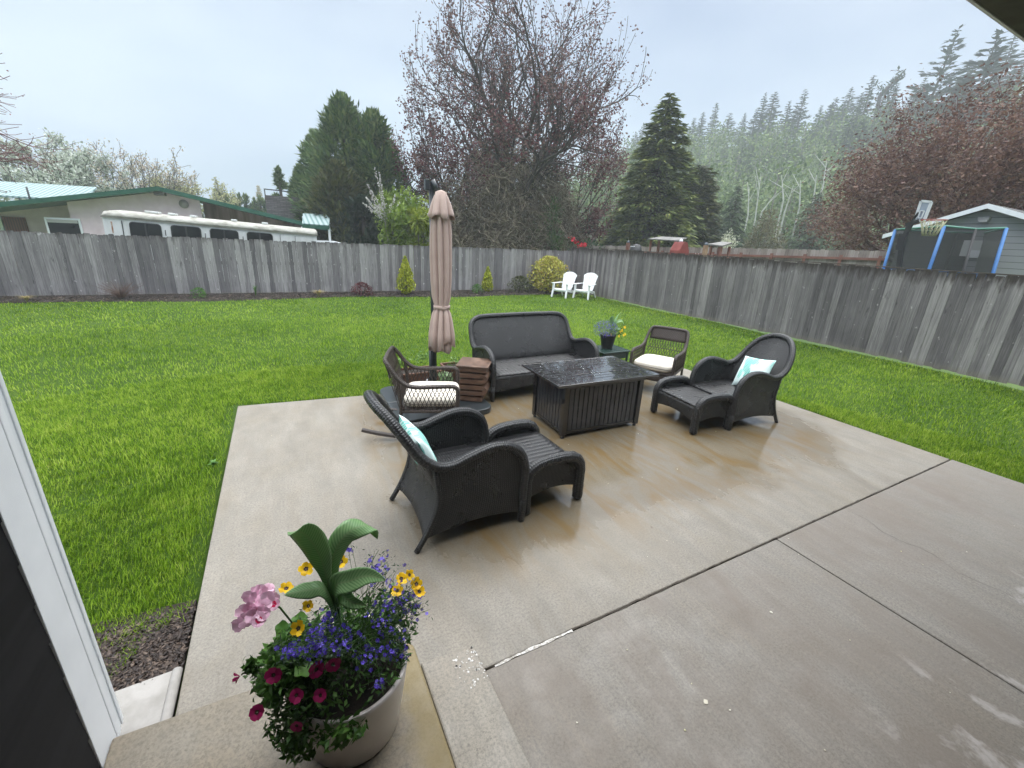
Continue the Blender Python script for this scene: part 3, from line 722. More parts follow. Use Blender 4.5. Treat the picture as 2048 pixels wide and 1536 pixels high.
# ------------------------------------------------------------------ fire table
BK = simple('wet_black_metal', (.010, .010, .011), (.016, .016, .018), .07, 5, .05, spec=.8, bscale=25)
BKS = simple('slate_slats', (.020, .021, .025), (.034, .036, .042), .20, 4, .1, spec=.7, bscale=90)
WKt = NT('rain_film_metal'); n_ = WKt.noise(WKt.coord('Object'), 9, 4, .6); WKt.base((.012, .012, .013)).rough(WKt.ramp(n_, [(.4, .04), (.62, .28)])); WKt.b.inputs['Specular IOR Level'].default_value = .6; WKt.b.inputs['Coat Weight'].default_value = 1; WKt.b.inputs['Coat Roughness'].default_value = .02; WKt.b.inputs['Coat IOR'].default_value = 1.6; WKt.bump(n_, .08, .004); WK = WKt.m
ft = thing('fire_table', 'black metal fire pit table with slatted wet top in the middle of the patio', 'fire table', (3.14, 3.87, 0), -.035)
bx, by = .53, .335
for s_ in (-1, 1):
    m = M()
    for k in range(15): x = -bx+.055+(2*bx-.11)*(k+.5)/15; m.box((x, s_*(by-.006), .335), ((2*bx-.11)/15-.013, .012, .54))
    m.build('slat_panel', BKS, ft)
for s_ in (-1, 1):
    m = M()
    for k in range(9): y = -by+.05+(2*by-.1)*(k+.5)/9; m.box((s_*(bx-.006), y, .335), (.012, (2*by-.1)/9-.012, .54))
    m.build('slat_panel', BKS, ft)
M().box((0, 0, .335), (2*bx-.04, 2*by-.04, .53)).build('cabinet', BK, ft)
for sx in (-1, 1):
    for sy in (-1, 1):
        lg = M().box((sx*(bx-.012), sy*(by-.012), .34), (.06, .06, .62)).build('leg', BK, ft, bevel=.003)
        M().lathe([(0, 0), (.02, 0), (.02, .012), (.008, .014), (.008, .032)], 12, (sx*(bx-.012), sy*(by-.012), .0)).build('foot', BK, lg)
for y in (-by+.004, by-.004): M().box((0, y, .07), (2*bx-.07, .02, .035)).build('rail', BK, ft)
for x in (-bx+.004, bx-.004): M().box((x, 0, .07), (.02, 2*by-.07, .035)).build('rail', BK, ft)
tx, ty = .69, .435; m = M()
m.box((0, -ty+.02, .660), (2*tx, .04, .028)); m.box((0, ty-.02, .660), (2*tx, .04, .028)); m.box((-tx+.02, 0, .660), (.04, 2*ty-.08, .028)); m.box((tx-.02, 0, .660), (.04, 2*ty-.08, .028))
m.build('top_frame', WK, ft, bevel=.003)
m = M(); n = 10
for k in range(n):
    y = -ty+.04+(2*ty-.08)*(k+.5)/n; wd = (2*ty-.08)/n-.012
    if 3 <= k <= 6: m.box((-.475, y, .666), (.35, wd, .012)); m.box((.475, y, .666), (.35, wd, .012))
    else: m.box((0, y, .666), (2*tx-.08, wd, .012))
m.build('top_slat', WK, ft, bevel=.0015, seg=1)
M().box((0, 0, .650), (2*tx-.06, 2*ty-.06, .012)).build('tray', BK, ft)
m = M(); m.box((-.15, 0, .668), (.29, .29, .010)); m.box((.15, 0, .668), (.29, .29, .010)); m.build('burner_lid', WK, ft, bevel=.002)
M().box((0, -ty+.05, .628), (2*bx, .02, .04)).build('apron', BK, ft)
wm = NT('water'); wm.b.inputs['Base Color'].default_value = (.9, .95, 1, 1); wm.rough(.03); wm.b.inputs['Transmission Weight'].default_value = 1; wm.b.inputs['IOR'].default_value = 1.33
m = M(); r = random.Random(9)
for k in range(150):
    x = r.uniform(-.66, .66)*(.9 if k % 3 else 1)-(.0); y = r.uniform(-.42, .42); s = r.choice((.003, .004, .006, .009))
    if x > .05 and r.random() < .8: continue
    m.lathe([(s*1.3, 0), (s*1.1, s*.25), (s*.6, s*.42), (0, s*.46)], 8, (x, y, .6745), lambda a, z, q=r.uniform(0, 6): .25*math.sin(2*a+q))
o = m.build('water_drops', wm.m, ft); o['kind'] = 'stuff'

# ------------------------------------------------------------------ umbrella on its base
BM = simple('base_plastic', (.022, .028, .032), (.032, .038, .042), .28, 5, .05, spec=.6)
um = thing('cantilever_umbrella', 'closed beige cantilever umbrella tied with a strap on a black base', 'umbrella', (1.62, 5.13, 0), 0)
def rrect(hx, hy, r, n=8):
    P = []
    for cx, cy, a0 in ((hx-r, hy-r, 0), (-hx+r, hy-r, PI/2), (-hx+r, -hy+r, PI), (hx-r, -hy+r, 3*PI/2)):
        for k in range(n+1): a = a0+PI/2*k/n; P.append((cx+r*math.cos(a), cy+r*math.sin(a)))
    return P
for sx in (-1, 1):
    for sy in (-1, 1):
        X_, Y_, R_ = .60, .635, .17
        P = [(.006, .006), (X_, .006)]+[(X_-R_+R_*math.cos(t), Y_-R_+R_*math.sin(t)) for t in np.linspace(0, PI/2, 10)]+[(.006, Y_)]
        P = [(x*sx, y*sy) for x, y in P]
        if sx*sy < 0: P = P[::-1]
        M().prism(P, .0, .075).build('base_section', BM, um, bevel=.012, seg=3)
M().box((0, .02, .085), (.5, .10, .03)).build('cross_foot', BM, um); M().box((0, .02, .086), (.10, .5, .03)).build('cross_foot', BM, um)
PM = simple('grey_pole', (.035, .042, .048), rough=.32, spec=.6)
px0, py0 = .03, .06
M().tube([(px0, py0, .09), (px0-.0, py0, 1.4), (px0+.0, py0, 2.64)], .033, 16).build('pole', PM, um)
M().tube([(px0-.05, py0-.02, .09), (px0-.05, py0-.02, .80)], .024, 12).build('pole_sleeve', BM, um)
hd = M().tube([(px0-.065, py0, .32), (px0-.11, py0-.05, .33)], .012, 8).build('crank', BM, um)
M().tube([(px0-.11, py0-.05, .33), (px0-.13, py0-.06, .26)], .009, 8).build('crank_handle', simple('steel', (.4, .4, .4), rough=.3, metal=1), hd)
# head joint
hx, hy = px0+.0, py0-.02
m = M(); m.tube([(hx+.035, hy-.03, 2.55), (hx+.03, hy-.03, 2.62), (hx-.008, hy-.02, 2.685)], [.026, .030, .034], 14); m.build('hinge', PM, um)
M().box((hx-.062, hy+.0, 2.635), (.05, .06, .115)).build('hinge_cover', BM, um, bevel=.006)
FB = simple('beige_canopy', (.36, .25, .215), (.40, .285, .245), .9, 5, .25, bscale=350)
t_ = NT('canopy_cloth'); t_.base(t_.ramp(t_.noise(t_.coord('Object'), 4, 4), [(.3, (.39, .285, .245)), (.7, (.47, .35, .305))])).rough(.9); t_.bump(t_.noise(t_.coord('Object'), 350, 2), .25, .002)
t_.b.inputs['Sheen Weight'].default_value = .2; FB = t_.m
ccx, ccy = hx+.05, hy-.16
def canopy(prof, name, folds, depth, seed, thick=.004, bottom=None):
    r = random.Random(seed); n = 96; P = []; ph = [r.uniform(0, 6) for _ in range(4)]
    for k in range(n):
        a = 2*PI*k/n; col = []
        for (rad, z, dp) in prof:
            s = abs(math.sin(folds/2*a+ph[0]+.25*math.sin(z*3))) ; s2 = math.sin(3*a+ph[1]+z*1.5)
            rr_ = rad*(1-dp*depth*(1-s)**1.6)*(1+.05*s2*dp)
            zz = z+(bottom(a) if bottom and z < prof[0][1]+1e-6 else 0)
            col.append((ccx+rr_*math.cos(a), ccy+rr_*math.sin(a), zz))
        P.append(col)
    return M().grid(P, closed=True).build(name, FB, um, solid=thick)
body = [(.165, .80, 1.), (.158, .95, 1.), (.135, 1.1, 1.1), (.112, 1.20, 1.), (.092, 1.245, .5), (.087, 1.28, .4), (.092, 1.32, .5), (.112, 1.40, 1.), (.125, 1.6, 1.), (.130, 1.85, .95), (.127, 2.1, .8), (.115, 2.25, .7), (.098, 2.36, .5), (.075, 2.46, .3), (.060, 2.56, .1)]
canopy(body, 'canopy', 9, .50, 3, bottom=lambda a: .05*math.sin(4*a+1)+.035*math.sin(a+2))
canopy([(.115, .73, 1.), (.120, .80, 1.), (.10, 1.0, 1.)], 'canopy', 6, .5, 8, bottom=lambda a: .03*math.sin(2*a))
canopy([(.160, 2.29, .9), (.145, 2.34, .85), (.115, 2.43, .5), (.080, 2.51, .2), (.045, 2.565, .05), (.002, 2.58, 0)], 'top_flap', 7, .42, 5, bottom=lambda a: .022*math.sin(5*a))
m = M(); P = [(ccx+.097*math.cos(a), ccy+.097*math.sin(a)) for a in np.linspace(0, 2*PI, 40)]
m.grid([[(x, y, 1.26+.004*math.sin(i*.6)), (x, y, 1.30+.004*math.sin(i*.6))] for i, (x, y) in enumerate(P)]); m.build('strap', FB, um, solid=.006)
M().box((ccx-.005, ccy-.101, 1.28), (.05, .01, .034)).build('strap_buckle', FB, um, bevel=.002)

# planter and plants on the base
TC = simple('terracotta_plastic', (.12, .055, .032), (.17, .082, .05), .55, 6, .1)
GL = leafmat('herb_leaves', [(.05, .12, .02), (.12, .24, .05), (.30, .40, .16)])
def planter(label, loc, w, d, hgt, rz=0):
    t = thing('planter_box', label, 'planter', loc, rz); 
    m = M(); q = .82
    for sgn in (0,):
        v0 = [(-w/2*q, -d/2*q, 0), (w/2*q, -d/2*q, 0), (w/2*q, d/2*q, 0), (-w/2*q, d/2*q, 0), (-w/2, -d/2, hgt), (w/2, -d/2, hgt), (w/2, d/2, hgt), (-w/2, d/2, hgt)]
        m.add(v0, [(0, 3, 2, 1), (0, 1, 5, 4), (1, 2, 6, 5), (2, 3, 7, 6), (3, 0, 4, 7)])
    m.build('box', TC, t, solid=.012, bevel=.003)
    m = M()
    for a, b in (((-w/2, -d/2), (w/2, -d/2)), ((w/2, -d/2), (w/2, d/2)), ((w/2, d/2), (-w/2, d/2)), ((-w/2, d/2), (-w/2, -d/2))): m.bar((*a, hgt-.015), (*b, hgt-.015), .022, .03)
    m.build('rim', TC, t, bevel=.003); M().box((0, 0, hgt-.035), (w*.93, d*.93, .01)).build('soil', soil, t); return t
def leafy(parent, c, n, R, H, s, mat, seed, name='foliage', spiky=0):
    r = np.random.default_rng(seed); a = r.uniform(0, 2*PI, n); q = np.sqrt(r.random(n))*R; z = r.random(n)**.8*H
    P = np.stack([c[0]+q*np.cos(a)*(1-.35*z/H), c[1]+q*np.sin(a)*(1-.35*z/H), c[2]+z], -1); return leaf_mesh(name, P, s, mat, r, parent, up=.4, spiky=spiky)
def leaf_mesh(name, P, s, mat, r, parent=None, up=.3, spiky=0, asp=.42):
    n = len(P); d = r.normal(size=(n, 3)); d[:, 2] = d[:, 2]*.6+up+spiky; d /= np.linalg.norm(d, axis=1)[:, None]
    k = r.normal(size=(n, 3)); w = np.cross(d, k); w /= np.linalg.norm(w, axis=1)[:, None]; nn = np.cross(d, w)
    L = (s*r.uniform(.6, 1.3, n))[:, None]; wd = L*asp
    V = np.stack([P-d*L*.5, P+w*wd*.5-nn*L*.06, P+d*L*.5, P-w*wd*.5-nn*L*.06], 1); i = np.arange(n)[:, None]*4
    return npmesh(name, V, i+np.array([[0, 1, 2, 3]]), mat, parent)
pb = planter('long terracotta planter of sparse seedlings behind the rocking chair', (1.50, 5.54, .075), .62, .28, .27)
leafy(pb, (-.25, 0, .28), 60, .10, .16, .05, GL, 3); leafy(pb, (.1, 0, .27), 60, .10, .22, .05, GL, 4); leafy(pb, (-.02, .03, .30), 40, .16, .30, .045, GL, 14)
pb2 = planter('short terracotta planter of small plants behind the wooden stool', (2.06, 5.50, .075), .34, .30, .30)
leafy(pb2, (0, 0, .28), 90, .12, .14, .05, GL, 5)
hs = thing('potted_hosta', 'small leafy green plant in a pot under the rocking chair arm', 'potted plant', (1.74, 5.02, .075))
M().lathe([(.0, 0), (.07, 0), (.09, .14), (.08, .14), (.075, .12), (0, .12)], 20).build('pot', TC, hs)
leafy(hs, (0, 0, .13), 150, .12, .22, .09, leafmat('pale_green_leaves', [(.10, .20, .08), (.25, .38, .18), (.5, .6, .4)]), 6)

# carved wooden stool: a folded ribbon of wood
WD = NT('carved_wood'); v = WD.coord('Object', (3, 3, 14)); n1 = WD.noise(v, 3, 5, .6, .8)
WD.base(WD.ramp(n1, [(.3, (.045, .025, .017)), (.52, (.12, .066, .042)), (.8, (.23, .135, .09))])).rough(WD.ramp(n1, [(.3, .3), (.7, .55)])); WD.bump(n1, .3, .004)
ws_ = thing('folded_wood_stool', 'brown carved wooden stool shaped like a folded ribbon beside the loveseat', 'stool', (2.11, 4.95, .082), -.58)
zc = [.036, .114, .192, .270, .348, .426]; P = []
hw = .155; P.append((hw-.01, zc[0]))
side = -1
for i in range(5):
    rr_ = (zc[i+1]-zc[i])/2; cx = side*(hw-rr_)
    for a in np.linspace(-PI/2, PI/2, 15): P.append((cx+side*rr_*1.7*math.cos(a), (zc[i]+zc[i+1])/2+rr_*math.sin(a)))
    side *= -1
P.append((hw+.045, zc[5]))
P2 = []
for i, (x, z) in enumerate(P):
    a = np.array(P[max(0, i-1)]); b = np.array(P[min(len(P)-1, i+1)]); d = (b-a)/np.linalg.norm(b-a); P2.append(((x, z), (-d[1], d[0])))
th = .0265; dep = .20; m = M(); rows = []
for (x, z), nn_ in P2:
    rows.append([(x+nn_[0]*th, -dep, z+nn_[1]*th), (x+nn_[0]*th, dep, z+nn_[1]*th), (x-nn_[0]*th, dep, z-nn_[1]*th), (x-nn_[0]*th, -dep, z-nn_[1]*th), (x+nn_[0]*th, -dep, z+nn_[1]*th)])
m.grid(rows, smooth=False); a = rows[0]; b = rows[-1]; m.add(a[:4], [(0, 1, 2, 3)]); m.add(b[:4], [(3, 2, 1, 0)])
m.build('folded_body', WD.m, ws_, bevel=.006)
M().box((.01, 0, .468), (.42, .43, .026)).build('seat_slab', WD.m, ws_, bevel=.008)

# green side table with flower pot
GT = simple('dark_green_plastic', (.020, .040, .034), (.028, .052, .044), .22, 5, .03, spec=.6)
stb = thing('side_table', 'small dark green plastic side table at the right end of the loveseat', 'side table', (4.70, 5.36, 0), .0)
M().box((0, 0, .435), (.56, .47, .028)).build('table_top', GT, stb, bevel=.01, seg=3)
for sx in (-1, 1):
    for sy in (-1, 1): M().bar((sx*.23, sy*.19, 0), (sx*.245, sy*.2, .424), .06, .03).build('leg', GT, stb, bevel=.004)
for sy in (-1, 1): M().box((0, sy*.20, .37), (.46, .014, .10)).build('apron', GT, stb)
for sx in (-1, 1): M().box((sx*.24, 0, .37), (.014, .38, .10)).build('apron', GT, stb)
# ------------------------------------------------------------------ flowers and shrubs
GREEN = leafmat('dark_foliage', [(.022, .055, .015), (.055, .13, .026), (.11, .21, .05)], .45, .2, 4)
GREEN2 = leafmat('mid_foliage', [(.03, .09, .02), (.07, .17, .03), (.13, .26, .05)], .45, .25, 4)
CANNA = NT('canna_leaf'); uvx = CANNA.n('ShaderNodeSeparateXYZ'); CANNA.t.links.new(CANNA.coord('UV'), uvx.inputs[0])
vein = CANNA.math('ABSOLUTE', CANNA.math('SINE', CANNA.math('MULTIPLY', CANNA.math('ADD', uvx.outputs[0], CANNA.math('MULTIPLY', CANNA.math('ABSOLUTE', uvx.outputs[1]), -.9)), 260)))
cc = CANNA.ramp(vein, [(.1, (.14, .30, .10)), (.8, (.32, .50, .23))])
mid = CANNA.math('LESS_THAN', CANNA.math('ABSOLUTE', uvx.outputs[1]), .0028); cc = CANNA.mix(mid, cc, (.30, .42, .20))
cc = CANNA.mix(CANNA.math('MULTIPLY', CANNA.noise(CANNA.coord('Object'), 14, 4), .5), cc, (.20, .36, .17))
CANNA.base(cc).rough(.32).bump(vein, .25, .002); CANNA.b.inputs['Specular IOR Level'].default_value = .5
tr = CANNA.n('ShaderNodeBsdfTranslucent'); CANNA.t.links.new(cc, tr.inputs['Color']); mx = CANNA.n('ShaderNodeMixShader'); mx.inputs[0].default_value = .35
CANNA.t.links.new(CANNA.b.outputs[0], mx.inputs[1]); CANNA.t.links.new(tr.outputs[0], mx.inputs[2]); CANNA.t.links.new(mx.outputs[0], CANNA.out.inputs['Surface'])
def petal_mat(name, c1, c2, c3=None, tr=.25): return leafmat(name, [c1, c2] if c3 is None else [c1, c2, c3], .5, tr, 3)
YEL = petal_mat('yellow_petal', (.78, .42, .01), (.95, .62, .02)); PNK = petal_mat('pink_petal', (.84, .44, .62), (.92, .64, .78)); MAG = petal_mat('magenta_eye', (.55, .01, .09), (.65, .03, .12))
BLU = petal_mat('blue_petal', (.07, .03, .42), (.14, .08, .66), (.26, .20, .80)); PUR = petal_mat('purple_petal', (.22, .008, .055), (.38, .02, .12)); DRK = simple('flower_heart', (.03, .01, .005), rough=.7)
STEM = simple('green_stem', (.05, .12, .03), (.09, .19, .05), .5, 20)

def blade_leaf(pts, width, fold=.25, twist=(0, 0), side=None, n=22, k=9, tip=.75, curl=0):
    C_ = catmull(pts, max(2, n//(len(pts)-1))); N = len(C_); rows = []; uvr = []; L = 0
    for i, p in enumerate(C_):
        a = np.array(C_[max(i-1, 0)]); b = np.array(C_[min(i+1, N-1)]); t = (b-a)/np.linalg.norm(b-a)
        if i: L += np.linalg.norm(np.array(C_[i])-np.array(C_[i-1]))
        s = np.array(side if side is not None else (0, 0, 1.)); s = s-t*s.dot(t); s /= np.linalg.norm(s); nn = np.cross(t, s)
        f = i/(N-1); a_ = twist[0]+(twist[1]-twist[0])*f; s2 = s*math.cos(a_)+nn*math.sin(a_); n2 = np.cross(t, s2)
        w = width*(math.sin(PI*min(1, f**tip))**.8 if 0 < f < 1 else .01)+.004*(f < .2)
        row = []; ur = []
        for j in range(k):
            q = j/(k-1)*2-1; row.append(tuple(np.array(p)+s2*q*w*(1-.12*abs(q)*fold)+n2*abs(q)**1.3*w*fold+n2*curl*q*q*w*math.sin(6*f+j)*.5)); ur.append((L, q*w))
        rows.append(row); uvr.append(ur)
    return rows, uvr
def add_leaf(m, rows, uvr):
    R = len(rows); K = len(rows[0]); vs = [p for r in rows for p in r]; fs = []; uv = []
    for i in range(R-1):
        for j in range(K-1): fs.append((i*K+j, (i+1)*K+j, (i+1)*K+j+1, i*K+j+1)); uv.append([uvr[i][j], uvr[i+1][j], uvr[i+1][j+1], uvr[i][j+1]])
    m.add(vs, fs, uv, True)

def flower(m, c, nrm, r, n=5, wide=1.0, cup=.25, ruffle=.1, seed=0):
    rn = random.Random(seed); z = Vector(nrm).normalized(); x = z.orthogonal().normalized(); y = z.cross(x); c = Vector(c); a0 = rn.uniform(0, 6)
    for k in range(n):
        a = a0+2*PI*k/n; d = x*math.cos(a)+y*math.sin(a); s = z.cross(d); w = r*.62*wide*5/n; rr_ = r*rn.uniform(.9, 1.1)
        R0 = c+d*r*.08; R1 = c+d*rr_*.6+z*cup*r*.7; R2 = c+d*rr_+z*cup*r*rn.uniform(.6, 1.3)
        m.add([R0, R1-s*w*.8+z*ruffle*r*rn.uniform(-1, 1), R1, R1+s*w*.8+z*ruffle*r*rn.uniform(-1, 1), R2-s*w*.55+z*ruffle*r*rn.uniform(-1, 1), R2+d*r*.05, R2+s*w*.55+z*ruffle*r*rn.uniform(-1, 1)],
              [(0, 2, 1), (0, 3, 2), (1, 2, 5, 4), (2, 3, 6, 5)], smooth=True)

pot = thing('potted_flowers', 'tall white cylinder pot overflowing with pink, yellow, purple and blue flowers on the porch step', 'potted plant', (0, 0, 0))
PCX, PCY = .07, 1.36
WP = simple('white_fibre_pot', (.66, .60, .57), (.76, .70, .665), .38, 2.2, .06, bscale=30)
M().lathe([(0, .17), (.163, .17), (.178, .18), (.198, .30), (.224, .48), (.225, .50), (.212, .50), (.202, .47), (.19, .40)], 64, (PCX, PCY, 0)).build('pot', WP, pot)
M().lathe([(0, .455), (.200, .455)], 40, (PCX, PCY, 0)).build('soil', soil, pot)
# mound of foliage
r = np.random.default_rng(5)
def mound(n, cx, cy, cz, rx, ry, rz_, rr_):
    d = rr_.normal(size=(n, 3)); d /= np.linalg.norm(d, axis=1)[:, None]; q = rr_.random(n)**.4
    return np.stack([cx+d[:, 0]*rx*q, cy+d[:, 1]*ry*q, cz+d[:, 2]*rz_*q], -1)
P = np.concatenate([mound(1500, PCX+.01, PCY, .57, .24, .22, .15, r), mound(1000, PCX-.19, PCY-.03, .60, .13, .13, .14, r), mound(700, PCX-.17, PCY-.13, .50, .12, .09, .13, r), mound(500, PCX+.16, PCY+.02, .62, .13, .13, .14, r)])
P = P[(P[:, 2] > .49) | (np.hypot(P[:, 0]-PCX, P[:, 1]-PCY) > .212)]
leaf_mesh('foliage', P, .030, GREEN, r, pot, up=.5, asp=.38)
P = np.concatenate([mound(600, PCX-.19, PCY-.02, .64, .10, .10, .10, r), mound(160, PCX-.02, PCY+.02, .68, .1, .1, .06, r), mound(110, PCX-.05, PCY-.23, .47, .09, .04, .06, r), mound(170, PCX-.19, PCY-.15, .42, .07, .06, .10, r)])
P = P[(P[:, 2] > .5) | (np.hypot(P[:, 0]-PCX, P[:, 1]-PCY) > .215)]
leaf_mesh('foliage', P, .042, GREEN2, r, pot, up=.5, asp=.42)
# geranium leaves, round
m = M()
rg = random.Random(7)
for k in range(26):
    c = (PCX-.20+rg.uniform(-.08, .12), PCY+rg.uniform(-.13, .12), .62+rg.uniform(-.08, .07)); nn_ = (rg.uniform(-.6, .3), rg.uniform(-.8, .2), 1)
    z = Vector(nn_).normalized(); x = z.orthogonal().normalized(); y = z.cross(x); R = rg.uniform(.022, .036); vs = [Vector(c)]
    for j in range(16): a = 2*PI*j/16; vs.append(Vector(c)+(x*math.cos(a)+y*math.sin(a))*R*(1+.1*math.sin(5*a))+z*R*(.25+.12*math.sin(4*a)))
    m.add(vs, [(0, 1+j, 1+(j+1) % 16) for j in range(16)], smooth=True)
m.build('geranium_leaves', GREEN2, pot)
# canna leaves
A0 = np.array([PCX-.005, PCY+.0, .62])
def cl(name, pts, w, side, tw=(0, 0), fold=.3, tip=.8):
    m = M(); rows, uvr = blade_leaf(pts, w, fold, tw, side, tip=tip); add_leaf(m, rows, uvr); m.build(name, CANNA.m, pot, solid=.0012)
Yc = PCY
a_ = lambda px, py, y: tuple(at(px, py, Y=y))
cl('canna_leaf', [tuple(A0), a_(656, 1165, Yc+.00), a_(645, 1125, Yc+.0), a_(625, 1085, Yc-.01), a_(598, 1062, Yc-.04), a_(577, 1072, Yc-.07)], .045, (1, .1, .35), (.1, -.25), .22, 1.5)
cl('canna_leaf', [tuple(A0), a_(664, 1160, Yc+.01), a_(670, 1105, Yc+.01), a_(700, 1062, Yc+.03), a_(740, 1052, Yc+.07), a_(755, 1078, Yc+.08)], .042, (.8, -.2, -.55), (.1, .2), .25, 1.2)
cl('canna_leaf', [tuple(A0), a_(668, 1182, Yc-.03), a_(700, 1162, Yc-.05), a_(735, 1152, Yc-.06), a_(772, 1160, Yc-.07)], .040, (-.1, .75, .65), (0, .3), .2, .9)
cl('canna_leaf', [tuple(A0), a_(655, 1186, Yc-.03), a_(620, 1180, Yc-.05), a_(595, 1184, Yc-.07), a_(568, 1190, Yc-.09)], .028, (.1, .7, .7), (0, .2), .3, .9)
M().tube([tuple(A0-np.array([0, 0, .15])), tuple(A0), a_(664, 1165, Yc)], .009, 8).build('stem', STEM, pot)
cl('canna_leaf', [tuple(A0), a_(680, 1195, Yc-.02), a_(705, 1205, Yc-.06), a_(735, 1212, Yc-.08)], .026, (0, .7, .7), (0, .2), .3, .9)
def blossoms(name, lst, mat, R, n, cup=.25, wide=1., heart=True, hr=.22, hm=None, up=(0, -.55, .8), ruffle=.1):
    for i, (px, py, y) in enumerate(lst):
        c = a_(px, py, y); m = M(); nn_ = (up[0]+rg.uniform(-.4, .4), up[1]+rg.uniform(-.3, .3), up[2]+rg.uniform(-.3, .3)); RR = R*rg.uniform(.85, 1.15)
        flower(m, c, nn_, RR, n, wide, cup, ruffle, i); f = m.build(name, mat, pot)
        if heart:
            h = M(); flower(h, Vector(c)+Vector(nn_).normalized()*RR*.09, nn_, RR*hr*2, 5, 1., cup*.8, 0, i+3); h.build('flower_heart', hm or DRK, f)
blossoms('yellow_flower', [(612, 1138, Yc+.08), (635, 1133, Yc+.10), (662, 1128, Yc+.10), (682, 1124, Yc+.10), (572, 1178, Yc), (617, 1212, Yc-.06), (598, 1256, Yc-.14), (802, 1158, Yc+.04), (818, 1150, Yc+.02), (833, 1168, Yc), (838, 1184, Yc-.02), (795, 1182, Yc)], YEL, .021, 5, .45, 1.0, ruffle=.3, hr=.16)
blossoms('petunia_flower', [(665, 1327, Yc-.20), (593, 1390, Yc-.24), (641, 1390, Yc-.24), (548, 1349, Yc-.2), (515, 1424, Yc-.22), (594, 1450, Yc-.24), (632, 1338, Yc-.18)], PUR, .021, 5, .35, 1.25, True, .14, up=(-.1, -.9, .4))
M().tube([a_(540, 1330, Yc-.1), a_(505, 1335, Yc-.12), a_(482, 1350, Yc-.12)], .002, 5).build('stem', STEM, pot)
leaf_mesh('foliage', np.array([a_(505+r.normal()*10, 1335+r.normal()*8, Yc-.12) for _ in range(60)]), .035, GREEN2, r, pot, up=.3)
blossoms('petunia_flower', [(480, 1352, Yc-.12)], PUR, .018, 5, .9, .7, False, up=(-.9, -.1, -.4))
# geranium head
for i, (px, py, y) in enumerate([(500, 1192, Yc-.02), (520, 1180, Yc), (540, 1185, Yc+.02), (525, 1200, Yc-.03), (548, 1208, Yc-.03), (500, 1215, Yc-.04), (515, 1222, Yc-.06), (535, 1196, Yc-.05), (490, 1240, Yc-.06), (518, 1240, Yc-.09), (478, 1248, Yc-.05), (508, 1205, Yc-.01), (530, 1212, Yc-.06), (488, 1222, Yc-.04), (505, 1232, Yc-.07), (527, 1228, Yc-.08), (535, 1180, Yc+.02), (512, 1188, Yc), (545, 1197, Yc)]):
    c = a_(px, py, y); m = M(); nn_ = Vector((rg.uniform(-.5, .3), -.8+rg.uniform(-.2, .4), .4+rg.uniform(-.3, .5))); R = .021
    flower(m, c, nn_, R, 5, 1.25, .3, .32, i); f = m.build('geranium_flower', PNK, pot)
    if i in (4, 9, 6): h = M(); flower(h, Vector(c)+nn_.normalized()*.003, nn_, R*.42, 3, 1.2, .22, 0, i); h.build('flower_eye', MAG, f)
M().tube([a_(600, 1265, Yc), a_(560, 1215, Yc), a_(535, 1200, Yc)], .0035, 6).build('stem', STEM, pot)
# lobelia
rb = np.random.default_rng(12); m = M(); ms = M()
cent = []
for px, py, y, n_, sp in [(760, 1140, Yc+.06, 40, 34), (800, 1200, Yc, 46, 34), (820, 1215, Yc, 26, 24), (765, 1240, Yc-.08, 40, 40), (640, 1270, Yc-.14, 44, 30), (580, 1300, Yc-.17, 34, 16), (630, 1300, Yc-.19, 44, 26), (690, 1265, Yc-.12, 22, 24), (730, 1310, Yc-.17, 26, 34), (790, 1300, Yc-.13, 30, 26), (762, 1366, Yc-.2, 10, 10), (655, 1235, Yc-.1, 22, 16), (700, 1100, Yc+.1, 5, 6), (683, 1296, Yc-.19, 20, 16)]:
    for k in range(n_):
        q = at(px+rb.normal()*sp*.55, py+rb.normal()*sp*.5, Y=y+rb.normal()*.02); cent.append(q)
        flower(m, q, (rb.normal()*.6, -.8+rb.normal()*.4, .5+rb.normal()*.4), rb.uniform(.005, .0085), 5, .8, .15, .2, k)
m.build('lobelia_blossoms', BLU, pot)['kind'] = 'stuff'
for k in range(150):
    q = cent[rb.integers(len(cent))]+rb.normal(size=3)*.01; b = np.array([PCX+rb.normal()*.07, PCY+rb.normal()*.06, .55])
    mdl = (q+b)/2+np.array([0, 0, .03]); ms.tube([tuple(b), tuple(mdl), tuple(q), tuple(q+(q-mdl)*.25)], [.0016, .0013, .001, .0005], 4, cap=False)
for k in range(36):
    a = rb.uniform(-1.0, 1.3); b = np.array([PCX+.05+rb.normal()*.06, PCY+rb.normal()*.05, .6]); q = b+np.array([math.sin(a)*rb.uniform(.1, .22), rb.normal()*.05+.05*math.cos(a), rb.uniform(.10, .22)])
    ms.tube([tuple(b), tuple((b+q)/2+np.array([0, 0, .02])), tuple(q)], [.0016, .0012, .0007], 4, cap=False)
    cent.append(q)
ms.build('lobelia_stems', GREEN, pot)
P = np.array(cent)+rb.normal(size=(len(cent), 3))*.012; P = np.repeat(P, 5, 0)+rb.normal(size=(len(cent)*5, 3))*.014
leaf_mesh('lobelia_leaves', P, .014, leafmat('lobelia_leaf', [(.03, .055, .035), (.06, .10, .06), (.11, .16, .09)], .5, .2, 6), rb, pot, up=.4, asp=.3)

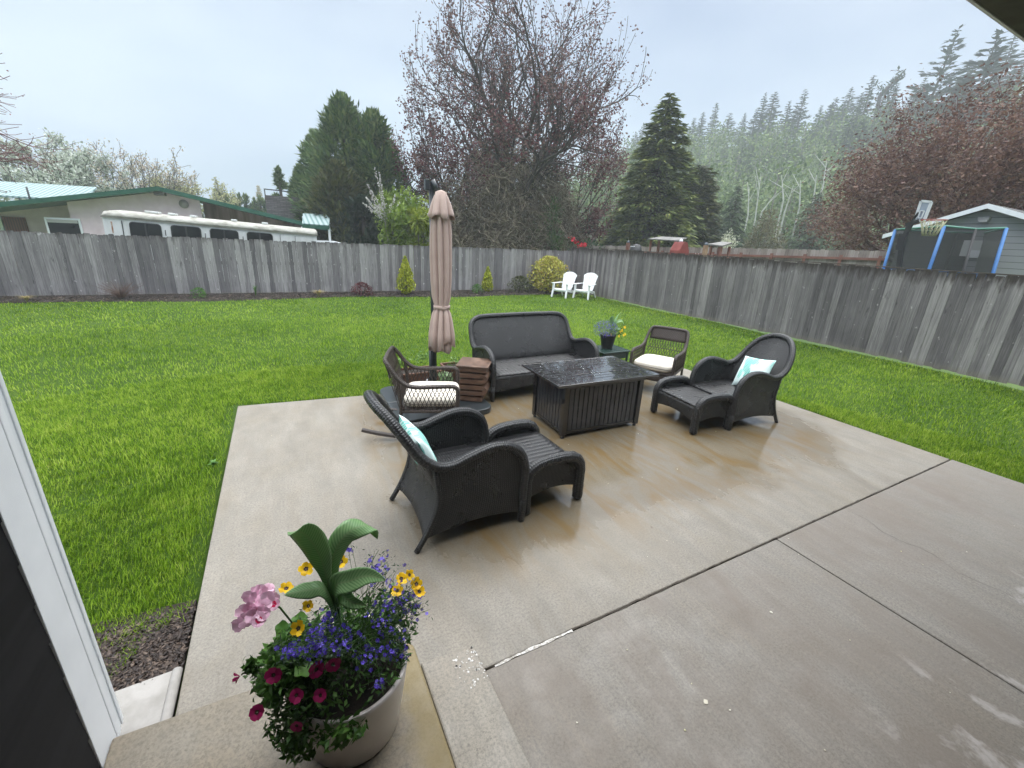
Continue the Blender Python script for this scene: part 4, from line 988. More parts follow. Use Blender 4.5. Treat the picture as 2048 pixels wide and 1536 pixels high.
# small pot on the side table
sp_ = thing('potted_flowers', 'small black pot of blue lobelia and yellow flowers on the green side table', 'potted plant', (4.68, 5.38, .449))
M().lathe([(0, 0), (.085, 0), (.10, .06), (.128, .205), (.133, .215), (.133, .235), (.12, .235), (.118, .2), (0, .2)], 28).build('pot', simple('black_pot', (.008, .008, .010), (.014, .014, .017), .35, 4), sp_)
r = np.random.default_rng(8); LOB = leafmat('grey_green_leaves', [(.07, .12, .09), (.14, .20, .16), (.25, .31, .27)], .5, .25, 8)
leaf_mesh('foliage', mound(1500, -.06, 0, .335, .21, .19, .15, r), .026, LOB, r, sp_, up=.5, asp=.25)
leaf_mesh('foliage', np.concatenate([mound(200, .12, -.03, .29, .12, .12, .10, r)]), .04, GREEN2, r, sp_, up=.5)
m = M(); rb2 = np.random.default_rng(2)
for k in range(170):
    d = rb2.normal(size=3); d /= np.linalg.norm(d); q = np.array([-.07, 0, .32])+d*np.array([.21, .19, .14]); flower(m, q, d, .008, 5, .8, .1, .2, k)
m.build('lobelia_blossoms', BLU, sp_)['kind'] = 'stuff'
for k, (x, z) in enumerate([(.20, .35), (.25, .30), (.22, .25), (.16, .30), (.29, .36), (.13, .24), (.24, .38), (.03, .25), (.27, .26)]):
    m = M(); flower(m, (x, -.08+.05*math.sin(k*2.), z-.02), (.3, -.9, .3), .022, 5, 1.1, .3, .1, k); m.build('yellow_flower', YEL, sp_)
def cl2(pts, w, side): m = M(); rows, uvr = blade_leaf(pts, w, .3, (0, .3), side, tip=1.1); add_leaf(m, rows, uvr); m.build('canna_leaf', CANNA.m, sp_, solid=.0015)
cl2([(.05, 0, .3), (.06, 0, .42), (.03, -.01, .50), (-.01, -.03, .53)], .045, (.8, -.3, .3)); cl2([(.05, 0, .3), (.09, 0, .42), (.15, .02, .52), (.24, .03, .585)], .035, (.3, -.3, .8)); cl2([(.05, 0, .3), (.12, -.02, .42), (.21, -.04, .45), (.27, -.05, .38)], .03, (.2, .8, .4)); cl2([(.05, 0, .28), (.10, -.06, .33), (.17, -.10, .33)], .03, (.2, .8, .4))

# shrubs in the bed
def shrub(name, label, x, y, z0, H, R, mat, n, s, seed, shape='oval', trunk=True, cat='shrub', group=None, up=.6, asp=.45):
    t = thing(name, label, cat, (x, y, z0), 0, group); r = np.random.default_rng(seed)
    nb = max(5, int(n/90)); bc = r.random(nb); ba = r.uniform(0, 2*PI, nb)
    h = r.random(n)**.75; k = r.integers(0, nb, n); a = np.where(r.random(n) < .65, ba[k]+r.normal(size=n)*.28, r.uniform(0, 2*PI, n)); lump = 1+.22*np.sin(ba[k]*7+h*9)
    prof = {'cone': (1-h)**.72*np.clip(h*7, .35, 1), 'oval': np.sin(PI*np.clip(h*.88+.1, 0, 1))**.6, 'dome': np.sqrt(np.clip(1-h**2, 0, 1))}[shape]
    q = R*prof*lump*(.25+.75*r.random(n)**.35); P = np.stack([q*np.cos(a), q*np.sin(a), h*H+.02], -1)
    leaf_mesh('foliage', P, s, mat, r, t, up=up, asp=asp)
    m = M()
    for i in range(7): a0 = r.uniform(0, 6.28); m.tube([(0, 0, -.05), (.25*R*math.cos(a0), .25*R*math.sin(a0), H*.35), (.6*R*math.cos(a0), .6*R*math.sin(a0), H*.65)], [.018, .012, .005], 5)
    m.build('stem', BARK, t); return t
BARK = simple('bark', (.045, .035, .03), (.10, .08, .065), .9, 14, .4, stretch=(4, 4, 1))
GOLD = leafmat('golden_foliage', [(.13, .17, .012), (.34, .38, .02), (.58, .58, .05)], .5, .3, 5)
shrub('golden_conifer', 'taller golden green cone shrub left of the umbrella, against the back fence', 3.93, 15.5, .05, 1.27, .37, GOLD, 2600, .10, 1, 'cone', group='golden cone shrubs', up=1.3)
shrub('golden_conifer', 'shorter golden green cone shrub right of the umbrella, against the back fence', 7.22, 15.72, .05, .95, .27, GOLD, 1700, .09, 2, 'cone', group='golden cone shrubs', up=1.3)
shrub('golden_bush', 'large yellow green leafy bush beside the white chairs', 9.95, 15.55, .05, 1.42, .78, leafmat('yellow_bush', [(.10, .10, .02), (.33, .33, .05), (.55, .52, .12), (.35, .20, .07)], .5, .3, 3), 3000, .12, 3, 'oval')
shrub('dark_bush', 'low dark brown green bush left of the yellow bush', 8.62, 15.6, .05, .62, .48, leafmat('olive_bush', [(.03, .03, .012), (.06, .07, .03), (.12, .12, .05)], .5, .2, 4), 1100, .08, 4, 'dome')
shrub('red_barberry', 'small dark red round shrub left of the taller golden cone shrub', 2.42, 15.45, .04, .42, .36, leafmat('barberry', [(.05, .012, .015), (.10, .025, .03), (.16, .05, .05)], .5, .2, 4), 900, .06, 5, 'dome')
shrub('small_shrub', 'small green shrub between the umbrella and the shorter golden cone shrub', 6.62, 15.35, .05, .34, .27, GREEN2, 400, .06, 6, 'dome')
def grass_clump(label, x, y, h, R, mat, n, seed, name='grass_clump', lean=.8):
    t = thing(name, label, 'plant', (x, y, .04)); m = M(); r = random.Random(seed); tuft(m, 0, 0, 0, n, h, .006, lean, r); m.build('leaves', mat, t)
TAN = leafmat('dry_grass', [(.22, .17, .07), (.42, .34, .16), (.55, .46, .25)], .7, .2, 4)
p = at(398, 598, Z=.05); shrub('small_shrub', 'small round bright green plant in the bed in front of the trailer windows', p[0], 15.35, .04, .30, .22, GREEN2, 300, .06, 7, 'dome')
grass_clump('upright green iris leaves in the bed at the back fence', at(512, 594, Z=.05)[0], 15.5, .42, .1, GREEN2, 60, 1, 'iris_clump', .35)
grass_clump('tan dry grass tuft in the bed below the trailer end', at(642, 600, Z=.05)[0], 15.25, .32, .2, TAN, 160, 2, lean=1.1)
grass_clump('tan dead grass tuft at the far left of the bed', at(48, 606, Z=.05)[0], 15.2, .25, .2, TAN, 120, 3, lean=1.1)
t = thing('bare_twig_shrub', 'bare reddish brown twiggy shrub in the left part of the bed', 'shrub', (at(238, 600, Z=.05)[0], 15.5, .04)); m = M(); r2 = random.Random(4)
for k in range(110):
    a = r2.uniform(0, 6.28); q = r2.uniform(.1, .6); hh = r2.uniform(.2, .5); m.tube([(0, 0, 0), (q*.4*math.cos(a), q*.4*math.sin(a), hh*.6), (q*math.cos(a), q*math.sin(a), hh)], [.005, .004, .002], 4, cap=False)
m.build('twigs', simple('red_twig', (.09, .05, .04), (.15, .09, .07), .8, 9), t)
t = thing('weed', 'small weed sprouting beside the left edge of the patio', 'weed', (-.74, 4.35, -.03)); m = M(); tuft(m, 0, 0, 0, 26, .08, .012, .9, random.Random(5)); m.build('leaves', GREEN2, t)

# ------------------------------------------------------------------ white garden chairs
WPL = simple('white_resin', (.80, .81, .83), (.84, .85, .87), .35, 3)
def adirondack(label, loc, rz):
    t = thing('garden_chair', label, 'garden chair', loc, rz, 'white resin garden chairs')
    # back: seven slats fanned under an arched top, joined by a rail
    def bpt(u, v_): # u across, v up the back
        return (-.18-.27*v_, u*(.22+.09*v_), .30+.68*v_)
    m = M()
    for k in range(7):
        u0 = (k-3.5)/3.5+.025; u1 = (k-2.5)/3.5-.025; top = 1.0
        t0 = top-.16*abs(u0)**2.2; t1 = top-.16*abs(u1)**2.2; rows = []
        for q in np.linspace(0, 1, 5): rows.append([bpt(u0, t0*q), bpt(u1, t1*q)])
        m.grid(rows, smooth=False)
    m.build('back_slats', WPL, t, solid=.014)
    m = M(); n = 18; rows = []
    for i in range(n+1):
        u = -1+2*i/n; tp = 1.0-.16*abs(u)**2.2; rows.append([bpt(u, tp-.11), bpt(u, tp+.0)])
    m.grid(rows, smooth=False); rows = [[bpt(u, .12), bpt(u, .24)] for u in np.linspace(-1, 1, 8)]; m.grid(rows, smooth=False); m.build('back_rail', WPL, t, solid=.022)
    m = M()
    for k in range(6): x = .30-.085*k; m.box((x, 0, .36-.012*k), (.075, .47, .02))
    m.build('seat', WPL, t, bevel=.004); M().grid([[(.34, y, .375), (.355, y, .33), (.352, y, .255+.0*y)] for y in np.linspace(-.26, .26, 9)]).build('front_apron', WPL, t, solid=.014)
    for s in (1, -1):
        M().prism([(.42, s*.36), (.42, s*.26), (.2, s*.25), (-.2, s*.26), (-.34, s*.24), (-.36, s*.29), (-.1, s*.35), (.2, s*.375)][::s], .555, .578).build('arm', WPL, t, bevel=.006)
        M().grid([[(.35, s*.26, .56), (.35, s*.33, .56)], [(.35, s*.262, .33), (.35, s*.33, .33)], [(.38, s*.268, .2), (.38, s*.332, .2)], [(.42, s*.29, 0), (.42, s*.345, 0)]], smooth=False).build('leg', WPL, t, solid=.05)
        M().bar((.33, s*.265, .33), (-.30, s*.25, .22), .02, .09).build('side_rail', WPL, t)
        M().bar((-.22, s*.255, .28), (-.42, s*.27, 0), .04, .05).build('leg', WPL, t)
    return t
adirondack('white slatted garden chair next to the yellow bush, left of its twin', (9.88, 14.25, -.02), math.radians(207))
adirondack('white slatted garden chair farther from the yellow bush, nearer the side fence', (10.62, 13.85, -.02), math.radians(209))

# ------------------------------------------------------------------ own house: corner, eave
hs_ = thing('house', 'dark sided house corner with white trim board, downspout and porch eave', 'house', (0, 0, 0))
BS = simple('black_siding', (.008, .008, .009), (.014, .014, .016), .7, 3, .15, bscale=120, stretch=(1, .2, 6), spec=.15)
WT = simple('white_trim', (.74, .76, .79), (.80, .82, .85), .5, 5, .1, bscale=160)
m = M()
for k in range(22):
    z0 = .17+.155*k; m.add([(-.801, -1.9, z0+.156), (-.795, -1.9, z0), (-.795, 1.602, z0), (-.801, 1.602, z0+.156)], [(0, 1, 2, 3)]); m.add([(-.815, -1.9, z0), (-.795, -1.9, z0), (-.795, 1.602, z0), (-.815, 1.602, z0)], [(0, 1, 2, 3)])
m.build('siding', BS, hs_); 
m = M()
for k in range(22):
    z0 = .17+.155*k; m.add([(-.8, -1.915, z0+.16), (7.5, -1.915, z0+.16), (7.5, -1.895, z0), (-.8, -1.895, z0)], [(0, 1, 2, 3)]); m.add([(-.8, -1.915, z0), (7.5, -1.915, z0), (7.5, -1.895, z0), (-.8, -1.895, z0)], [(0, 1, 2, 3)])
m.build('siding', BS, hs_)
M().box((-.93, -.17, 1.7), (.22, 3.5, 3.2)).build('wall', BS, hs_)
M().box((3.3, -2.05, 1.7), (8.6, .26, 3.2)).build('wall', BS, hs_)
M().box((-.817, 1.675, 1.68), (.05, .145, 3.16)).build('corner_trim', WT, hs_, bevel=.002)
M().box((-.90, 1.735, 1.68), (.13, .03, 3.16)).build('corner_trim', WT, hs_, bevel=.002)
M().box((-.806, 1.768, 1.68), (.03, .036, 3.16)).build('corner_bead', WT, hs_, bevel=.004)
m = M(); m.box((-.845, 1.835, 1.72), (.07, .085, 3.3)); m.box((-.808, 1.818, 1.72), (.006, .014, 3.3)); m.box((-.808, 1.850, 1.72), (.006, .014, 3.3)); m.build('downspout', simple('white_aluminium', (.70, .73, .76), (.76, .79, .82), .35, 2), hs_, bevel=.006)
OL = simple('olive_soffit', (.075, .075, .062), (.10, .10, .085), .8, 12, .2)
M().box((3.0, .93, 3.14), (8.2, .14, .18)).build('fascia', OL, hs_, bevel=.003)
M().box((3.0, 1.008, 3.20), (8.2, .012, .30)).build('drip_edge', WT, hs_)
M().box((3.0, -.50, 3.30), (8.2, 2.7, .05)).build('porch_ceiling', simple('dark_soffit', (.012, .012, .014), rough=.8), hs_)
M().box((3.0, -.46, 3.38), (8.2, 3.0, .08)).build('roof', simple('shingles', (.03, .03, .03), (.06, .06, .06), .9, 20), hs_)
# ------------------------------------------------------------------ tree tools
def seg_mesh(name, S, mat, parent=None, n=4):
    S = np.asarray(S, float); p0 = S[:, 0:3]; p1 = S[:, 3:6]; q0 = S[:, 6]; q1 = S[:, 7]; d = p1-p0; L = np.linalg.norm(d, axis=1)[:, None]; d = d/np.maximum(L, 1e-6)
    ref = np.where(np.abs(d[:, 2:3]) > .9, np.array([[1., 0, 0]]), np.array([[0, 0, 1.]])); u = np.cross(d, ref); u /= np.linalg.norm(u, axis=1)[:, None]; v = np.cross(d, u); V = []
    for P, q in ((p0, q0), (p1+d*0.01, q1)):
        for k in range(n): a = 2*PI*k/n; V.append(P+(u*math.cos(a)+v*math.sin(a))*q[:, None])
    V = np.stack(V, 1); i = np.arange(len(S))[:, None]*2*n; F = np.concatenate([i+np.array([[k, (k+1) % n, n+(k+1) % n, n+k]]) for k in range(n)], 0)
    return npmesh(name, V, F, mat, parent, smooth=True)
def grow(r, p, d, L, rad, depth, S, tips, spread=.6, nch=4, up=.12, steps=4, decay=.62, wig=.16, minr=.008):
    p = np.array(p, float); d = np.array(d, float); d /= np.linalg.norm(d); q = rad
    for k in range(steps):
        d = d+r.normal(size=3)*wig+np.array([0, 0, up]); d /= np.linalg.norm(d); p2 = p+d*L/steps; q2 = max(minr, rad*(1-.75*(k+1)/steps)) if depth == 0 else max(minr, rad*(1-.45*(k+1)/steps))
        S.append((*p, *p2, q, q2)); p = p2; q = q2
        if depth == 0: tips.append((*p, *d))
        if depth > 0 and (k > 0 or steps < 3):
            for j in range(max(1, nch//(steps-1)) if k < steps-1 else 1+nch//3):
                a = r.normal(size=3); a -= d*a.dot(d); a /= np.linalg.norm(a); nd = d+a*spread*r.uniform(.7, 1.4)
                grow(r, p, nd, L*decay*r.uniform(.75, 1.2), q*.68, depth-1, S, tips, spread, nch, up, steps, decay, wig, minr)
def scatter(tips, r, n, jit):
    T = np.array(tips); k = r.integers(0, len(T), n); return T[k, :3]+r.normal(size=(n, 3))*jit
def tip_leaves(name, tips, n, jit, s, mat, r, parent, asp=.5, up=.2): return leaf_mesh(name, scatter(tips, r, n, jit), s, mat, r, parent, up=up, asp=asp)

def sprays(name, P, D, s, mat, r, parent=None, asp=.35):
    "flat fronds pointing along D"
    n = len(P); D = D+r.normal(size=(n, 3))*.22; D /= np.linalg.norm(D, axis=1)[:, None]; ref = np.array([0, 0, 1.])+r.normal(size=(n, 3))*.35; w = np.cross(D, ref); w /= np.linalg.norm(w, axis=1)[:, None]
    L = (s*r.uniform(.55, 1.35, n))[:, None]; b = P; V = np.stack([b-D*L*.3, b+w*L*asp*.5+D*L*.1, b+D*L*.7+np.array([0, 0, -.12])*L, b-w*L*asp*.5+D*L*.1], 1)
    i = np.arange(n)[:, None]*4; return npmesh(name, V, i+np.array([[0, 1, 2, 3]]), mat, parent)
def conifer(t, H, R, mat, seed, nb=170, per=42, s=.4, droop=.25, z0=.04, power=.85, ragged=.25, lean=(0, 0), trunk_r=.2, thin=0, upt=0., asp=.35, barkm=None):
    r = np.random.default_rng(seed); P = []; D = []; S = []
    for i in range(nb):
        h = (z0+(1-z0)*(i+r.random())/nb); h = min(h, .995); a = i*2.399+r.uniform(-.5, .5); L = R*((1-h)**power)*r.uniform(1-ragged, 1+ragged)+.02*R
        if h < .15: L *= .75+1.6*h
        if thin and r.random() < thin: continue
        n = max(5, int(per*(L/R)**1.2*r.uniform(.8, 1.2))); f = r.random(n)**.6
        base = np.array([lean[0]*h*H, lean[1]*h*H, h*H]); dirh = np.array([math.cos(a), math.sin(a), 0]); side = np.array([-math.sin(a), math.cos(a), 0])
        spread_ = r.normal(size=n)*.16*L*(1.1-f*.6); z = -droop*L*f**1.5+upt*L*f**3+r.normal(size=n)*.045*L
        P.append(base+dirh*(f*L)[:, None]+side*spread_[:, None]+np.array([0, 0, 1])*z[:, None])
        D.append(np.tile(dirh*1.0+np.array([0, 0, -droop*1.1+upt*2]), (n, 1))+side*(spread_/L*3)[:, None])
        S.append((*base, *(base+dirh*L*.9+np.array([0, 0, -droop*L*.85+upt*L*.7])), .035*R*(1-h)+.012, .008))
    P = np.concatenate(P); D = np.concatenate(D)
    sprays('crown', P, D, s, mat, r, t, asp)
    tr = [(lean[0]*H*k/8, lean[1]*H*k/8, H*k/8, lean[0]*H*(k+1)/8, lean[1]*H*(k+1)/8, H*(k+1)/8, trunk_r*(1-k/8)+.01, trunk_r*(1-(k+1)/8)+.01) for k in range(8)]
    seg_mesh('trunk', tr+S, barkm or BARK, t, 6)

# ------------------------------------------------------------------ purple leafed plum behind the fence
pl = thing('purple_plum_tree', 'tall spreading dark red leafed tree with many stems behind the back fence', 'tree', (12.9, 24.2, 0))
r = np.random.default_rng(21); S = []; tips = []
for (dx, dy, dz, L, q) in [(-.42, 0, 1, 6.4, .20), (-.10, .2, 1, 6.8, .24), (.16, 0, 1, 6.8, .27), (.44, .1, 1, 6.6, .20), (.62, 0, .9, 5.6, .2), (-.60, 0, .85, 5.4, .18), (.75, -.1, .45, 4.6, .14), (-.72, .1, .62, 4.0, .13), (.05, -.3, 1, 6.3, .2), (-.45, -.2, .9, 5.4, .17)]:
    grow(r, (dx*.5, dy*.5, .6), (dx, dy, dz), L, q, 3, S, tips, .68, 6, .05, 5, .64, .14, .011)
S = np.array(S); tips = np.array(tips)
def envelope(A, cols):
    for cx, cy, cz in cols:
        z = A[:, cz]; R_ = np.interp(z, [0, 2, 4, 7, 10, 14, 17, 20], [3.2, 5.0, 6.6, 7.3, 7.3, 5.9, 4.0, 2.0]); q = np.hypot(A[:, cx], A[:, cy])+1e-6; f = np.where(q > R_*.6, (R_*.6+R_*.4*np.tanh((q-R_*.6)/(R_*.55)))/q, 1)
        A[:, cx] *= f; A[:, cy] *= f
envelope(S, [(0, 1, 2), (3, 4, 5)]); envelope(tips, [(0, 1, 2)])
seg_mesh('trunk', S, simple('plum_bark', (.035, .028, .025), (.08, .066, .058), .9, 6, .3), pl, 4)
T = np.array(tips); PLUM = leafmat('plum_leaves', [(.05, .022, .024), (.105, .048, .048), (.19, .105, .10), (.28, .18, .165)], .55, .3, .5)
kk = T[:, 2] < 20
tip_leaves('crown', T[kk], 29000, .13, .14, PLUM, r, pl, .6)
lowl = T[(T[:, 2] < 8.5)]; tip_leaves('crown', lowl, 7000, .2, .16, leafmat('plum_leaves_deep', [(.05, .012, .02), (.10, .025, .035), (.17, .05, .055)], .55, .3, .5), r, pl, .6)
# bramble of hanging suckers at its foot
tg = thing('twig_thicket', 'tangled mass of bare brown twigs hanging at the foot of the red leafed tree', 'thicket', (12.6, 23.2, 0))
TW = []; n = 6500
for k in range(n):
    a = r.uniform(0, 2*PI); q = math.sqrt(r.random())*4.7; x = q*math.cos(a)*1.0-.4; y = q*math.sin(a)*.55; top = 6.9*math.sqrt(max(.02, 1-(q/4.8)**2))*r.uniform(.3, 1.0)+.2; z = top
    d = np.array([r.normal()*.5, r.normal()*.5, r.uniform(-.8, .5)]); p = np.array([x, y, z]); L = r.uniform(1.0, 2.6); st = 6; rad = r.uniform(.010, .022)*(1.7 if k % 7 == 0 else 1)
    for j in range(st):
        d = d+r.normal(size=3)*.38+np.array([0, 0, -.16]); d /= np.linalg.norm(d); p2 = p+d*L/st
        if p2[2] < .1: break
        TW.append((*p, *p2, rad*(1-j/st*.6), rad*(1-(j+1)/st*.6))); p = p2
tm = NT('thicket_twigs'); tm.base(tm.ramp(tm.math('ADD', tm.math('MULTIPLY', tm.island(), .7), tm.math('MULTIPLY', tm.noise(tm.coord('Object'), .7, 3), .4)), [(.2, (.050, .040, .024)), (.55, (.14, .112, .07)), (.9, (.34, .29, .21))])).rough(.9)
seg_mesh('twigs', TW, tm.m, tg, 3)
P = np.array(TW)[r.integers(0, len(TW), 4000), :3]+r.normal(size=(4000, 3))*.1
leaf_mesh('foliage', P, .12, leafmat('thicket_leaves', [(.035, .04, .012), (.08, .08, .03), (.13, .11, .06)], .6, .2, .8), r, tg, asp=.5)

# cedars left of it
CED = leafmat('cedar_fronds', [(.024, .056, .024), (.065, .120, .042), (.12, .18, .06), (.20, .235, .08)], .6, .15, .5)
CED2 = leafmat('cedar_fronds_bronze', [(.022, .034, .014), (.050, .064, .022), (.09, .10, .032), (.125, .125, .04)], .6, .15, .5)
def cedar(label, px, ptop, Y, R, mat, seed, n=9000, zc=0, name='cedar_tree'):
    q = at(px, ptop, Y=Y); t = thing(name, label, 'tree', (q[0], Y, 0)); H = q[2]
    r = np.random.default_rng(seed); nc = int(n/75); hc = r.random(nc)**.8; ac = r.uniform(0, 2*PI, nc); pr = np.where(hc < .25, .80+.8*hc, (1-((np.clip(hc, .25, 1)-.25)/.75)**1.6)**.8)
    qc = R*pr*(.62+.42*r.random(nc))*(1+.14*np.sin(ac*4+hc*6)); C_ = np.stack([qc*np.cos(ac), qc*np.sin(ac), hc*H], -1); k = r.integers(0, nc, n); sz = R*r.uniform(.14, .30, nc)*(.45+.75*pr)
    d = r.normal(size=(n, 3)); d /= np.linalg.norm(d, axis=1)[:, None]; d *= r.random((n, 1))**.35; P = C_[k]+d*np.stack([sz[k], sz[k], sz[k]*1.7], -1); P[:, 2] = np.clip(P[:, 2], .05, H*.97)
    D = d*.6+np.stack([np.cos(ac[k])*.5, np.sin(ac[k])*.5, np.full(n, .55)], -1)
    # spire tufts
    k = int(n*.12); hh = r.random(k); rr_ = r.normal(size=(k, 2))*(.05+.13*(1-hh))[:, None]*R; P2 = np.stack([rr_[:, 0], rr_[:, 1], H*(.86+.15*hh)], -1); D2 = np.stack([rr_[:, 0]*.5, rr_[:, 1]*.5, np.ones(k)], -1)
    sprays('crown', np.concatenate([P, P2]), np.concatenate([D, D2]), .42, mat, r, t, .30)
    seg_mesh('trunk', [(0, 0, 0, 0, 0, H*.5, .25, .15), (0, 0, H*.5, 0, 0, H*.97, .15, .03)], BARK, t, 8); return t
cedar('tallest pointed dark cedar behind the end of the trailer', 683, 196, 27.5, 2.3, CED, 1, 15000)
cedar('broad dark cedar right of the tallest cedar', 745, 228, 26.5, 2.0, CED, 2, 12000)
cedar('bronze green cedar low in front of the tall cedars', 672, 330, 25, 1.9, CED2, 3, 8000)
cedar('rounded dark cedar at the left of the cedar group', 630, 268, 30.5, 1.75, CED, 4, 9000)
cedar('short dark cedar beside the chimney', 600, 335, 31.5, 1.1, CED, 5, 5000)
cedar('dark low evergreen under the cedars left of the umbrella', 725, 400, 23.5, 1.6, leafmat('dark_evergreen', [(.010, .022, .014), (.022, .042, .026), (.04, .06, .035)], .6, .1, .5), 6, 5000)
cedar('narrow dark column cedar standing left of the cedar group', 556, 338, 34, .55, CED, 7, 2200, name='column_cedar')
for i in range(8):
    px = 440+13*i+random.uniform(-3, 3); q = at(px, 392+4*i*.3+random.uniform(-4, 5), Y=48)
    cedar('distant pointed evergreen in the hedge row behind the pink house', px, 388+1.5*i+random.uniform(-5, 7), 48, .9, CED, 40+i, 700, name='hedge_conifer')['group'] = 'hedge row behind the pink house'
q = at(516, 372, Y=90); t = thing('poplar_tree', 'slim pale bare poplar far behind the chimney', 'tree', (q[0], 90, 0)); r = np.random.default_rng(3); h = r.random(900); P = np.stack([r.normal(size=900)*.5*np.sin(PI*np.clip(h, .1, .95)), r.normal(size=900)*.5, h*q[2]], -1)
leaf_mesh('crown', P, .5, leafmat('pale_buds', [(.25, .22, .15), (.4, .36, .26)], .7, .3, 1), r, t); seg_mesh('trunk', [(0, 0, 0, 0, 0, q[2], .15, .03)], BARK, t, 5)

# bright green bushes and white blossom beside the umbrella
LG = leafmat('spring_green', [(.08, .14, .015), (.17, .26, .03), (.29, .38, .06)], .5, .35, .8)
def bush(name, label, px, ptop, Y, R, mat, n, s, seed, cat='bush', ry=1, D=None, group=None, bot=0):
    q = at(px, ptop, Y=Y); H = q[2]-bot; t = thing(name, label, cat, (q[0], Y, 0), 0, group); r = np.random.default_rng(seed); nb = 22
    C0 = r.normal(size=(nb, 3)); C0 /= np.linalg.norm(C0, axis=1)[:, None]; C0 *= r.uniform(.35, .78, nb)[:, None]; cr_ = r.uniform(.2, .42, nb); k = r.integers(0, nb, n); d = r.normal(size=(n, 3)); d /= np.linalg.norm(d, axis=1)[:, None]
    P = C0[k]+d*(cr_[k]*r.random(n)**.4)[:, None]; P = P*np.array([R, R*ry, H*.5])+np.array([0, 0, bot+H*.5]); P = P[P[:, 2] > bot*.9]; Dd = d[:len(P)]*.7+np.array([0, 0, .5 if D is None else D])
    sprays('foliage', P, Dd, s, mat, r, t, .3); m = M()
    for i in range(9): c = C0[i]*np.array([R, R*ry, H*.5])+np.array([0, 0, bot+H*.5]); m.tube([(r.normal()*.1, r.normal()*.1, 0), tuple(c*np.array([.5, .5, .6])), tuple(c)], [.05, .035, .012], 5)
    m.build('stem', BARK, t); return t
bush('feathery_bush', 'feathery bright green bush left of the umbrella top', 800, 322, 20.5, 1.25, LG, 4200, .26, 1)
bush('feathery_bush', 'lower yellow green bush directly behind the umbrella', 838, 385, 19.6, 1.15, leafmat('spring_green_yellow', [(.10, .14, .012), (.21, .27, .025), (.34, .38, .05)], .5, .35, .8), 3800, .26, 2, D=-.1)
bb = thing('blossom_branches', 'white blossoming branches poking out left of the feathery green bush', 'shrub', tuple(at(765, 470, Y=20.3)*np.array([1, 1, 0])))
S = []; tp = []; r = np.random.default_rng(6)
B0 = at(770, 440, Y=20.3)-np.array(bb.location)
S.append((B0[0]+.3, .1, 0, *B0, .06, .03))
for px, py in [(737, 376), (752, 345), (735, 400), (728, 408), (742, 412), (760, 352), (790, 395), (748, 390), (765, 408), (800, 408)]:
    e_ = at(px, py, Y=20.3+r.uniform(-.3, .3))-np.array(bb.location); pr = B0.copy()
    for k in range(1, 6):
        f = k/5; q = B0+(e_-B0)*f+r.normal(size=3)*.03; S.append((*pr, *q, .016, .012)); pr = q
        for j in range(26): tp.append(q+r.normal(size=3)*.05*(1.3-f)+(e_-B0)*r.uniform(-.1, .1))
seg_mesh('branches', S, simple('pale_twig', (.2, .18, .15), (.3, .27, .23), .8, 9), bb, 4); leaf_mesh('blossom', np.array(tp), .055, leafmat('white_blossom', [(.55, .53, .50), (.75, .74, .72)], .7, .3, 4), r, bb, asp=.8)
bush('rhododendron', 'dark green rhododendron bush behind the fence corner', 1185, 462, 19.5, 1.5, leafmat('rhodo_leaf', [(.015, .035, .015), (.035, .075, .03), (.08, .14, .06)], .35, .2, 1.5), 2600, .19, 3)
bush('evergreen_bush', 'green bush showing through at the foot of the tree, left of the fence corner', 1110, 372, 21.2, 1.7, leafmat('green_bush', [(.03, .06, .02), (.06, .11, .03), (.11, .17, .05)], .5, .2, 1), 2400, .2, 5)
rf = thing('red_flower_cluster', 'bright red blossoms on the bush at the fence corner', 'flowers', (0, 0, 0)); r = np.random.default_rng(2)
P = np.concatenate([at(px, py, Y=18.0)+r.normal(size=(16, 3))*np.array([.07, .07, .05]) for px, py in [(1146, 478), (1152, 484), (1160, 491), (1168, 489)]]); leaf_mesh('blossom', P, .13, leafmat('red_blossom', [(.45, .01, .03), (.7, .03, .06)], .5, .2, 3), r, rf, asp=.8)
for o in rf.children: pass
bush('grey_blossom_tree', 'hazy grey pink blossoming small tree between the red leafed tree and the spruce', 1205, 415, 30, 1.9, leafmat('grey_blossom', [(.16, .15, .14), (.30, .28, .27), (.5, .47, .45)], .7, .2, 1), 1500, .17, 7, 'tree')

# spruces right of the plum
SPR = leafmat('spruce_needles', [(.022, .045, .012), (.07, .105, .024), (.16, .195, .045), (.28, .30, .08)], .6, .12, .45)
q = at(1345, 186, Y=22.5); t = thing('spruce_tree', 'tall conical green spruce behind the side fence', 'tree', (q[0]-.2, 22.5, 0)); conifer(t, q[2], 3.75, SPR, 3, 260, 190, .46, .30, .03, .70, .16, (0, 0), .28, 0, .14, .30)
q = at(1402, 330, Y=22.0); t = thing('spruce_tree', 'shorter dark olive spruce touching the right side of the tall spruce', 'tree', (q[0]+.15, 22.0, 0)); conifer(t, q[2], 2.3, leafmat('spruce_needles_bronze', [(.018, .030, .010), (.060, .070, .022), (.15, .145, .045)], .6, .12, .45), 5, 230, 120, .40, .22, .03, .42, .18, (0, 0), .2, 0, .12, .30)

